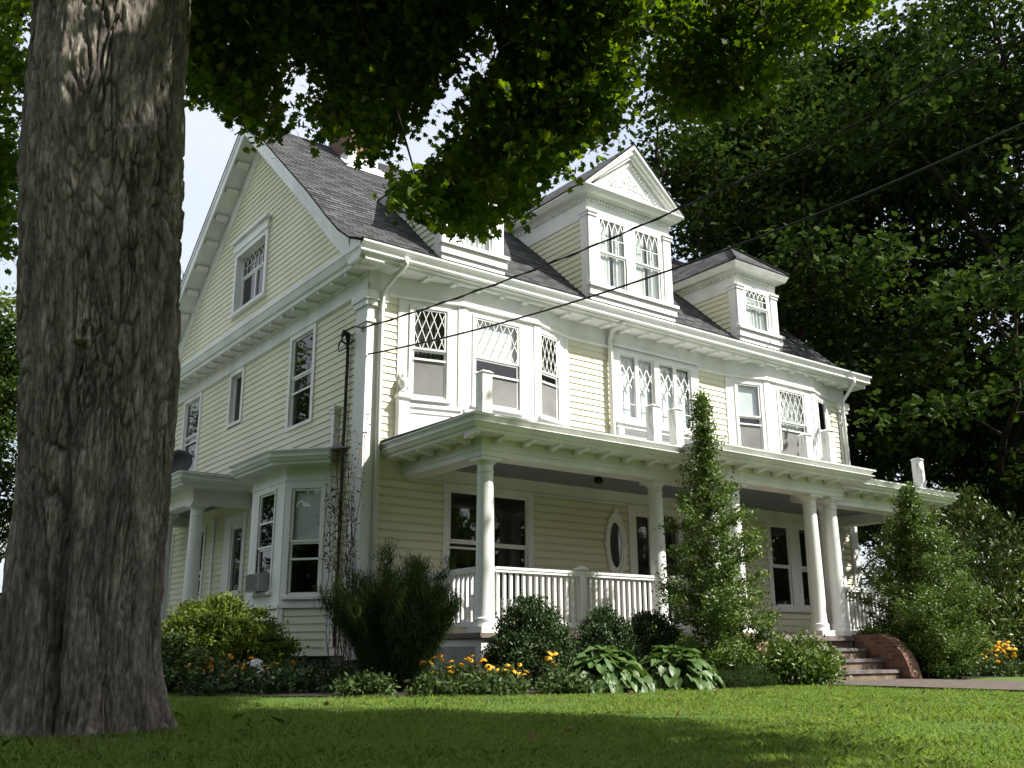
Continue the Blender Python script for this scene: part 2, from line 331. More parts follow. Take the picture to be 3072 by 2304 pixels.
def leaf_mesh(name, C, nper, spread, size, shape, mat, seed, up=.6, aim=None, var=.35, fold=.12):
    rng = np.random.default_rng(seed); C = np.asarray(C, float)
    P = np.repeat(C, nper, 0); n = len(P); sp = np.asarray(spread, float)
    g = rng.normal(size=(n, 3)); P = P + g * sp
    nv = rng.normal(size=(n, 3)); nv[:, 2] = nv[:, 2] * .6 + up * rng.choice([1.0, 1.0, .4], n); nv /= np.linalg.norm(nv, axis=1)[:, None]
    a = rng.normal(size=(n, 3))
    if aim is not None: a = a * .55 + np.repeat(np.asarray(aim, float), nper, 0)
    a -= nv * (a * nv).sum(1)[:, None]; a /= np.linalg.norm(a, axis=1)[:, None] + 1e-9
    b = np.cross(nv, a); S = size * (1 + var * rng.uniform(-1, 1, n))[:, None]
    out = []
    for (u, v) in SHAPES[shape]:
        out.append(P + S * (b * u + a * v - nv * (abs(u) * fold * 2 + v * v * fold * 2)))
    V = np.stack(out, 1).reshape(-1, 3)
    return mesh_from_arrays(name, V, len(SHAPES[shape]), mat)
LOBE_SHADE="-80,-135,125 -91,-71,171 -62,-119,145 -49,-122,141 -57,-113,159 -34,-103,167 -40,-112,170 -78,-118,140 -62,-139,130 -49,-101,150 -80,-87,152 -76,-125,124 -60,-99,157 -60,-118,126 -94,-126,111 -61,-123,125 -55,-126,146 -45,-109,151 -48,-88,132 -66,-136,109 -92,-134,117 -99,-127,118 -96,-116,120 -80,-132,116 -49,-125,145 -103,-118,138 -38,-108,157 -49,-108,143 -71,-141,138 -97,-119,131 -96,-94,146 -50,-130,138 -68,-109,125 -98,-98,151 -82,-136,102 -63,-107,139 -53,-115,137 -81,-95,136 -87,-119,125 -103,-114,139 -42,-113,161 -92,-121,138 -57,-114,137 -73,-110,144 -36,-113,161 -89,-114,138 -90,-134,126 -98,-105,138 -42,-118,154 -32,-107,172 -63,-96,165 -53,-127,133 -88,-131,121 -93,-129,126 -79,-137,118 -84,-76,154 -88,-84,146 -89,-119,123 -101,-119,116 -62,-126,143 -70,-98,146 -54,-123,141 -89,-75,153 -66,-105,136 -71,-126,112 -62,-89,150 -96,-116,120 -94,-121,113 -88,-131,135 -85,-83,159 -37,-99,180 -85,-99,145 -59,-100,155 -55,-108,142 -84,-103,141 -101,-119,114 -59,-102,156 -49,-116,148 -60,-103,163 -62,-98,143 -88,-72,162 -91,-129,125 -102,-114,128 -78,-117,147 -62,-99,150 -62,-87,164 -56,-138,141 -46,-91,137 -52,-119,134 -83,-100,128 -55,-145,135 -80,-109,139 -37,-100,180 -95,-102,137 -69,-96,157 -60,-139,135 -58,-87,171 -92,-91,158 -55,-91,146 -89,-121,142 -78,-121,140 -60,-126,135 -76,-76,149 -51,-117,133 -67,-107,156 -62,-89,151 -64,-145,117 -78,-134,113 -104,-123,132 -81,-89,140 -86,-81,145 -102,-121,122 -82,-122,127 -59,-101,156 -58,-119,138 -69,-83,160 -85,-112,141 -71,-117,125 -46,-94,179 -73,-112,134 -83,-108,116 -95,-102,136 -70,-85,169 -59,-116,158 -84,-137,117 -82,-130,125 -68,-107,122 -72,-125,121 -52,-97,162 -58,-134,143 -60,-141,142 -94,-130,120 -92,-96,156 -54,-96,167 -51,-99,163 -94,-104,139 -54,-115,140 -68,-144,120 -71,-136,120 -80,-134,134 -80,-106,148 -26,-102,172 -58,-92,135 -36,-102,171 -104,-121,123 -60,-111,147 -79,-81,152 -57,-101,145 -100,-121,127 -64,-136,139 -60,-108,147 -55,-121,141 -101,-128,122 -91,-77,165 -46,-103,143 -88,-98,141 -102,-128,130 -58,-118,136 -78,-89,154 -63,-109,137 -86,-74,168 -55,-114,133 -85,-99,151 -82,-107,132 -106,-128,125 -46,-111,149 -60,-143,125 -59,-115,159 -88,-134,121 -80,-125,141 -69,-94,148 -58,-126,152 -53,-98,166 -49,-91,138 -49,-93,174 -96,-96,141 -90,-112,129 -50,-98,148 -75,-140,107 -49,-114,161 -71,-78,158 -57,-97,148 -66,-81,172 -92,-99,133 -77,-76,175 -74,-102,151 -80,-80,148 -56,-100,124 -97,-120,112 -104,-129,107 -102,-119,121 -67,-129,135 -57,-94,147 -90,-87,161 -76,-106,155 -78,-96,153 -50,-109,154 -94,-115,123 -51,-118,155 -70,-134,119 -86,-77,140 -97,-108,128 -101,-130,106 -83,-107,133 -47,-112,139 -63,-141,121 -82,-82,142 -78,-88,157 -63,-108,135 -74,-76,158 -55,-131,127 -46,-126,145 -58,-103,130 -63,-125,142 -42,-97,148 -80,-132,127 -58,-138,127 -76,-130,132 -53,-86,150 -61,-137,144 -52,-86,143 -79,-138,116 -89,-75,145 -48,-136,151 -55,-126,142 -69,-133,143 -60,-133,134 -64,-100,158 -61,-103,131 -62,-137,142 -47,-122,159 -102,-114,132 -51,-88,144 -88,-116,135 -65,-137,132 -79,-93,127 -52,-137,140 -79,-113,143 -47,-94,150 -90,-110,118 -51,-138,140 -90,-91,139 -48,-115,152 -56,-107,159 -67,-125,111 -85,-82,142 -101,-124,126 -85,-133,136 -93,-123,138 -104,-123,128 -66,-142,117 -59,-150,135 -46,-105,140 -32,-100,180 -60,-88,135 -56,-140,133 -50,-96,153 -76,-116,144 -93,-109,140 -90,-119,134 -78,-133,131 -66,-118,143 -49,-127,145 -102,-125,118 -88,-75,153 -88,-85,142 -55,-118,141 -69,-122,134 -30,-102,173 -67,-114,135 -85,-136,133 -74,-139,108 -59,-88,166 -81,-110,144 -75,-90,161 -50,-138,149 -77,-86,149 -83,-74,164 -98,-130,125 -94,-94,138 -40,-110,151 -53,-131,134 -58,-132,121 -48,-101,162 -68,-123,130 -36,-109,158 -44,-101,170 -79,-110,137 -64,-136,130 -53,-117,141 -87,-96,127 -72,-138,101 -72,-118,150 -67,-127,113 -74,-137,119 -89,-123,106 -78,-137,131 -66,-108,130 -63,-109,131 -41,-98,178 -85,-109,124 -85,-87,158 -77,-116,131 -54,-98,140 -61,-91,170 -62,-113,137 -68,-111,139 -42,-108,153 -67,-139,113 -61,-139,139 -77,-94,145 -81,-88,149 -75,-108,153 -94,-86,154 -63,-134,129 -80,-80,159 -66,-105,157 -72,-135,120 -75,-80,160 -69,-113,133 -66,-134,117 -43,-121,155 -63,-120,144 -56,-100,160 -53,-122,135 -104,-127,121 -69,-117,124 -92,-121,127 -81,-89,133 -100,-112,120 -66,-137,128 -49,-134,145 -54,-85,137 -54,-121,123 -63,-134,131 -54,-114,131 -56,-89,163 -93,-110,141 -57,-148,134 -87,-98,146 -55,-96,143 -42,-103,156 -67,-107,157 -72,-113,139 -56,-107,138 -76,-112,152 -65,-134,139 -65,-135,130 -91,-125,114 -90,-71,158 -83,-77,138 -79,-139,114 -55,-136,140 -79,-129,129 -82,-80,145 -90,-73,170 -57,-123,128 -39,-122,159 -98,-116,117 -88,-129,132 -92,-128,103 -49,-108,131 -92,-114,123 -63,-94,133 -81,-126,139 -53,-99,139 -90,-127,108 -59,-117,135 -88,-79,167 -92,-120,117 -86,-114,121 -92,-113,140 -63,-119,138 -70,-79,170 -68,-117,123 -78,-107,145 -48,-119,161 -78,-137,131 -60,-99,148 -61,-107,145 -69,-128,134 -84,-123,136 -87,-118,113 -47,-129,151 -55,-131,135 -94,-85,161 -89,-72,151 -69,-126,114 -75,-131,127 -73,-96,152 -104,-127,125 -60,-113,117 -55,-127,147 -61,-82,159 -69,-139,115 -83,-104,138 -64,-100,144 -82,-131,122 -93,-95,144 -52,-91,178 -94,-119,115 -60,-121,118 -76,-79,175 -58,-138,130 -46,-126,144 -81,-132,131 -71,-141,125 -85,-120,137 -90,-112,119 -45,-103,172 -96,-127,123 -95,-132,122 -65,-135,131 -96,-132,121 -73,-134,127 -65,-111,123 -77,-132,138 -54,-108,124 -72,-112,143 -63,-89,163 -50,-130,146 -83,-137,132 -57,-99,156 -54,-116,145 -76,-119,116 -69,-105,146 -35,-101,175 -68,-144,128 -56,-88,175 -84,-136,119 50,-156,171 87,-194,222 61,-156,191 62,-153,210 73,-189,206 68,-147,198 98,-189,217 94,-183,196 81,-150,192 63,-189,212 105,-169,214 84,-148,194 30,-144,166 26,-138,165 31,-140,162 98,-189,212 64,-163,200 62,-168,224 43,-165,188 37,-158,178 73,-190,202 68,-187,216 90,-168,213 71,-197,203 86,-177,223 63,-179,212 78,-209,221 101,-185,198 51,-124,165 67,-150,185 41,-142,166 34,-128,155 81,-145,197 50,-157,183 29,-146,152 37,-157,173 49,-146,200 47,-180,201 31,-121,156 14,-146,143 33,-157,162 110,-176,219 60,-160,194 75,-198,217 101,-177,219 71,-156,194 31,-130,175 58,-182,211 84,-153,203 28,-124,160 73,-172,226 72,-158,206 101,-193,206 79,-154,204 95,-172,202 73,-167,212 55,-128,164 37,-121,157 71,-143,188 57,-150,201 63,-156,184 105,-172,221 58,-164,203 39,-137,165 42,-173,183 12,-150,143 50,-146,187 55,-162,174 93,-196,205 36,-142,176 79,-147,191 72,-200,224 67,-149,193 76,-177,213 70,-172,189 87,-197,212 103,-188,216 77,-173,200 28,-132,166 32,-150,165 55,-178,193 60,-179,200 51,-146,182 23,-162,157 100,-193,217 68,-198,206 102,-173,219 68,-179,211 72,-163,205 72,-197,220 -32,-131,115 -27,-141,128 -35,-165,132 -30,-149,132 -46,-118,112 -31,-123,116 -25,-127,155 -21,-145,159 -22,-120,135 -31,-100,131 -10,-120,148 -22,-147,134 -32,-103,118 -23,-133,154 -27,-121,120 -43,-124,114 -37,-138,130 -39,-128,116 -24,-127,153 -43,-163,129 -47,-159,135 -16,-141,132 -65,-147,89 -14,-121,146 -34,-139,156 -50,-140,112 -48,-130,112 -66,-142,91 -34,-132,129 -29,-146,143 -42,-161,123 -41,-164,130 -23,-123,128 -41,-119,117 -21,-124,154 -24,-139,133 -37,-128,118 -16,-144,158 -29,-159,130 -23,-122,125 -44,-143,147 -38,-116,112 -23,-151,148 -50,-152,110 -34,-117,114 -35,-157,117 -38,-157,113 -28,-120,111 -25,-117,168 -51,-160,121 -25,-119,149 -33,-138,109 -4,-140,168 -24,-128,155 -31,-107,121 -38,-117,115 -15,-130,129 -16,-135,130 -56,-148,113 -44,-139,112 -13,-111,159 -34,-128,119 -50,-163,108 -32,-126,105 -11,-138,150 -53,-157,92 -30,-163,129 -28,-161,132 -47,-145,119 -35,-134,142 -55,-156,109 -23,-113,157 -44,-155,136 -54,-152,109 -22,-127,161 -29,-128,129 -38,-126,128 -11,-134,133 -31,-98,113 -55,-143,95 -6,-121,156 -31,-134,119 -32,-152,134 -38,-157,114 -36,-120,103 -28,-152,133 -33,-154,116 -4,-132,173 -12,-116,176 -30,-137,152 -25,-131,150 -29,-114,134 -6,-121,144 -6,-125,157 -16,-132,137 -33,-131,144 -19,-111,143 -40,-151,107 -18,-107,135 -42,-128,110 -28,-100,124 -38,-172,131 -50,-149,99 -22,-125,124 -49,-122,110 -50,-136,110 -38,-143,124 -24,-148,141 -30,-139,128 -35,-125,120 -48,-138,103 -1,-137,163 -46,-159,132 -24,-136,124 -37,-147,112 -14,-128,161 -35,-131,136 -43,-160,101 -40,-151,136 -25,-128,158 -11,-140,165 -40,-121,110 -38,-143,137 -30,-128,110 -56,-154,103 -17,-108,167 -28,-120,148 -21,-129,126 -44,-160,105 -39,-145,129 -52,-143,110 -26,-153,127 -53,-152,101 -18,-135,125 -12,-137,141 -61,-148,89 -31,-105,115 -14,-114,170 -45,-143,128 -12,-117,137 -7,-131,152 -19,-143,123 -12,-134,149 -49,-153,102 -16,-111,151 -39,-130,122 -56,-154,105 2,-127,161 -35,-132,154 -5,-135,171 -17,-141,146 -24,-112,140 -4,-120,179 -58,-156,108 -38,-138,108 -54,-149,111 -58,-126,100 -42,-166,109 -21,-133,152 -6,-136,171 -31,-129,114 -18,-107,118 -38,-140,113 -45,-151,132 -37,-133,120 -30,-142,134 -42,-149,109 -15,-136,142 -51,-159,115 -71,-147,88 -37,-164,135 -51,-156,127 -42,-166,111 -28,-118,133 -38,-138,128 -43,-165,129 -36,-145,143 -31,-143,150 -17,-111,131 -33,-153,114 -19,-145,159 -46,-149,133 -37,-146,117 -49,-150,120 2,-125,157 -43,-143,117 -33,-156,137 -45,-128,101 -44,-125,112 -4,-129,171 -53,-134,101 -26,-139,154 -23,-127,160 -40,-144,115 -44,-157,113 -16,-110,129 -41,-164,136 -31,-154,115 -33,-135,142 -58,-138,91 -42,-152,121 -12,-114,157 -43,-152,132 -44,-132,120 -39,-95,119 -28,-144,155 -17,-126,162 -53,-147,113 -29,-122,155 -51,-150,91 -37,-155,143 -44,-164,127 -46,-159,121 -34,-140,115 -55,-150,113 -38,-140,108 -47,-153,107 -35,-130,125 -69,-149,86 -38,-140,122 -54,-150,100 -41,-167,133 -38,-143,109 -39,-140,136 -10,-138,168 -45,-159,105 -37,-119,129 -37,-170,130 -15,-135,126 -39,-155,115 -20,-142,138 -53,-152,98 -37,-106,119 -37,-138,120 -23,-138,143 -42,-148,118 -6,-136,144 -23,-153,132 -10,-134,153 -21,-141,155 -28,-109,123 -33,-118,108 -22,-144,151 -19,-133,127 -29,-133,156 -48,-138,102 -25,-154,145 -25,-148,137 -27,-120,112 -49,-127,97 -26,-143,157 -52,-146,116 -22,-154,152 -6,-125,150 -43,-157,115 -24,-129,141 -24,-116,120 -21,-136,158 -29,-101,116 -28,-102,116 -33,-134,140 -58,-149,86 0,-129,171 -11,-139,139 -34,-148,118 -33,-119,122 -43,-157,116 -20,-147,145 -44,-119,114 -36,-159,141 -31,-126,149 -63,-148,92 -1,-126,168 -36,-129,103 -50,-151,100 -34,-137,115 -32,-151,142 -27,-142,125 -15,-118,174 -28,-128,145 -44,-160,106 -3,-123,173 -54,-158,91 -27,-131,147 -37,-120,113 -27,-131,150 -53,-158,94 -36,-166,138 -39,-165,111 -55,-145,100 -8,-119,157 -57,-127,101 -52,-161,95 -47,-131,107 -35,-130,128 -51,-154,98 -53,-147,114 -38,-103,117 -33,-140,151 -46,-154,122 -40,-152,135 -34,-121,105 -31,-133,120 -34,-119,128 -63,-147,92 -52,-120,106 -17,-132,142 -19,-114,143 -31,-126,108 -37,-148,115 -40,-122,103 -15,-119,173 -40,-108,109 -23,-141,133 -36,-135,115 -10,-119,152 -23,-110,148 -26,-141,141 -53,-139,96 -44,-160,114 -39,-159,107 -27,-142,135 -38,-158,129 -52,-142,90 -37,-140,116 -28,-120,146 -47,-144,129 -26,-126,121 -17,-149,151 -20,-116,176 -36,-116,104 -23,-153,143 -2,-120,166 -20,-146,132 -41,-164,108 -9,-129,146 -20,-116,158 -27,-127,127 -55,-123,103 -61,-145,92 -32,-143,149 -34,-155,110 -10,-123,157 -14,-118,167 -40,-158,105 -37,-166,128 -44,-157,125 -45,-153,112 -18,-107,120 -18,-112,165 -39,-167,132 -29,-143,155 -45,-143,110 -19,-113,131 -45,-155,114 -18,-137,146 -16,-148,151 -11,-115,127 -59,-146,101 -39,-156,121 -33,-149,129 -33,-155,125 -15,-118,161 -38,-169,125 -14,-121,161 -3,-129,150 -12,-129,129 -37,-129,125 -23,-160,142 -37,-166,127 -20,-110,134 -46,-129,98 -38,-161,111 -33,-147,119 -33,-145,130 -36,-150,132 -14,-116,157 -39,-151,118 -38,-124,126 -32,-125,113 -38,-114,105 -54,-153,115 -33,-100,122 -34,-161,136 -29,-103,114 -27,-141,126 -37,-160,140 -6,-136,151 -24,-117,135 -18,-143,145 -30,-142,144 -11,-134,159 -22,-141,136 -43,-151,134 -40,-115,111 -17,-110,144 -24,-119,133 -35,-160,131 -46,-157,98 -17,-118,124 -34,-130,160 -60,-145,88 -42,-163,126 -40,-162,116 -39,-166,117 -25,-120,127 -2,-126,150 -41,-163,119 -25,-136,146 -25,-149,142 -45,-133,119 -45,-128,115 -2,-124,170 -50,-140,110 -32,-142,112 -17,-113,144 -41,-150,121 -25,-153,151 -37,-158,135 -27,-101,124 -2,-122,136 -26,-134,117 -27,-143,133 -37,-166,114 -42,-150,125 -33,-127,113 -51,-156,110 -46,-160,136 -21,-105,120 -19,-154,144 -132,-103,126 -128,-48,162 -132,-69,126 -125,-55,147 -132,-103,102 -133,-98,124 -131,-77,127 -126,-78,128 -131,-76,145 -132,-62,135 -130,-102,95 -128,-64,140 -127,-50,158 -129,-83,147 -126,-61,96 -125,-50,110 -128,-84,139 -127,-83,127 -125,-60,131 -132,-81,129 -132,-98,101 -133,-94,122 -124,-59,109 -127,-96,97 -123,-49,105 -131,-94,93 -133,-52,154 -128,-95,88 -122,-48,143 -131,-101,92 -120,-52,103 -128,-72,124 -126,-61,94 -126,-79,88 -132,-92,104 -133,-96,134 -126,-83,107 -125,-54,140 -130,-49,164 -131,-76,135 -130,-67,149 -127,-46,172 -131,-79,108 -128,-94,102 -125,-78,98 -129,-48,126 -134,-99,115 -130,-49,138 -127,-98,85 -128,-79,109 -125,-53,109 -126,-66,108 -127,-104,79 -130,-46,155 -127,-74,129 -126,-62,98 -131,-94,102 -129,-55,161 -124,-46,137 -132,-100,96"
LOBE_LIT="0,-185,131 -15,-172,141 2,-173,151 23,-131,168 25,-166,150 -1,-167,133 -9,-180,140 31,-143,145 3,-181,133 34,-155,166 -6,-155,155 16,-129,174 -8,-153,148 12,-169,146 -13,-179,134 7,-148,158 1,-145,153 -10,-160,142 22,-154,161 -8,-155,148 -10,-162,125 -9,-172,139 10,-139,139 -20,-169,132 10,-186,146 26,-145,167 -7,-155,149 14,-159,162 -9,-179,137 -14,-156,132 -4,-177,128 -2,-190,137 -14,-179,119 -5,-161,122 42,-167,173 -8,-172,121 -11,-178,115 -1,-173,141 21,-134,172 18,-171,146 5,-156,145 -10,-162,140 39,-170,166 -9,-168,120 0,-169,146 9,-155,135 -9,-166,118 -14,-171,127 -10,-155,127 14,-146,142 -18,-160,121 23,-176,150 -2,-172,126 -6,-164,125 22,-135,183 33,-162,158 -1,-186,132 22,-153,161 2,-157,147 21,-138,178 -14,-165,135 -4,-170,143 15,-175,144 3,-179,141 14,-153,158 6,-156,147 -7,-169,118 4,-169,143 7,-157,142 23,-148,161 38,-159,169 20,-139,167 5,-168,130 25,-139,162 -10,-175,133 37,-152,160 12,-184,145 19,-140,154 23,-145,162 -3,-178,133 3,-179,141 14,-164,149 -11,-184,126 10,-137,172 -14,-179,113 23,-141,160 -5,-178,132 5,-167,148 6,-147,151 32,-148,155 12,-175,152 18,-154,171 19,-144,163 -7,-168,138 -22,-169,127 -8,-163,137 4,-150,140 35,-154,170 25,-167,154 22,-155,143 34,-176,158 2,-151,137 23,-166,152 5,-164,146 11,-189,139 -11,-167,130 -1,-163,135 17,-129,173 14,-183,142 0,-158,126 -16,-156,128 7,-138,141 29,-181,156 -10,-174,129 -1,-150,130 10,-187,146 18,-155,165 -4,-169,126 25,-172,156 9,-156,164 3,-140,151 0,-152,131 1,-159,150 -23,-169,140 35,-176,161 -1,-170,144 -3,-195,132 11,-133,156 3,-165,127 39,-164,175 -9,-156,156 20,-154,149 34,-154,167 19,-131,158 25,-174,158 21,-141,161 4,-138,144 25,-148,172 17,-134,178 16,-173,150 26,-149,171 -13,-178,116 1,-155,137 -6,-161,146 4,-176,134 -5,-164,124 17,-157,168 17,-146,165 -14,-166,121 34,-153,172 6,-157,152 -2,-146,153 12,-185,139 -7,-189,125 -15,-163,120 13,-143,140 13,-188,145 8,-179,145 20,-158,153 26,-177,150 -16,-163,148 0,-166,124 25,-165,166 -6,-147,139 -6,-164,133 14,-160,145 4,-156,160 -18,-162,127 33,-165,168 6,-179,135 19,-149,175 39,-168,167 33,-166,165 25,-147,177 -15,-176,140 25,-149,170 2,-166,144 29,-156,173 21,-152,148 9,-149,139 2,-148,137 -6,-165,133 21,-150,147 -13,-171,125 26,-153,146 18,-162,160 -14,-156,143 -10,-162,121 10,-160,153 21,-130,162 12,-170,155 17,-173,151 -8,-173,122 23,-162,156 -7,-157,128 5,-159,149 16,-172,157 -15,-174,136 12,-156,135 16,-182,144 17,-158,156 16,-134,167 13,-157,167 3,-148,144 17,-131,160 18,-164,148 -9,-164,130 -9,-187,132 3,-143,136 32,-144,169 -5,-186,132 24,-173,160 7,-147,167 11,-189,140 -3,-151,142 39,-153,165 14,-139,155 -6,-157,137 43,-160,179 -1,-162,136 16,-136,141 -7,-169,138 14,-151,141 30,-173,161 14,-138,152 17,-134,152 -9,-155,145 -5,-149,153 -5,-172,141 6,-150,140"
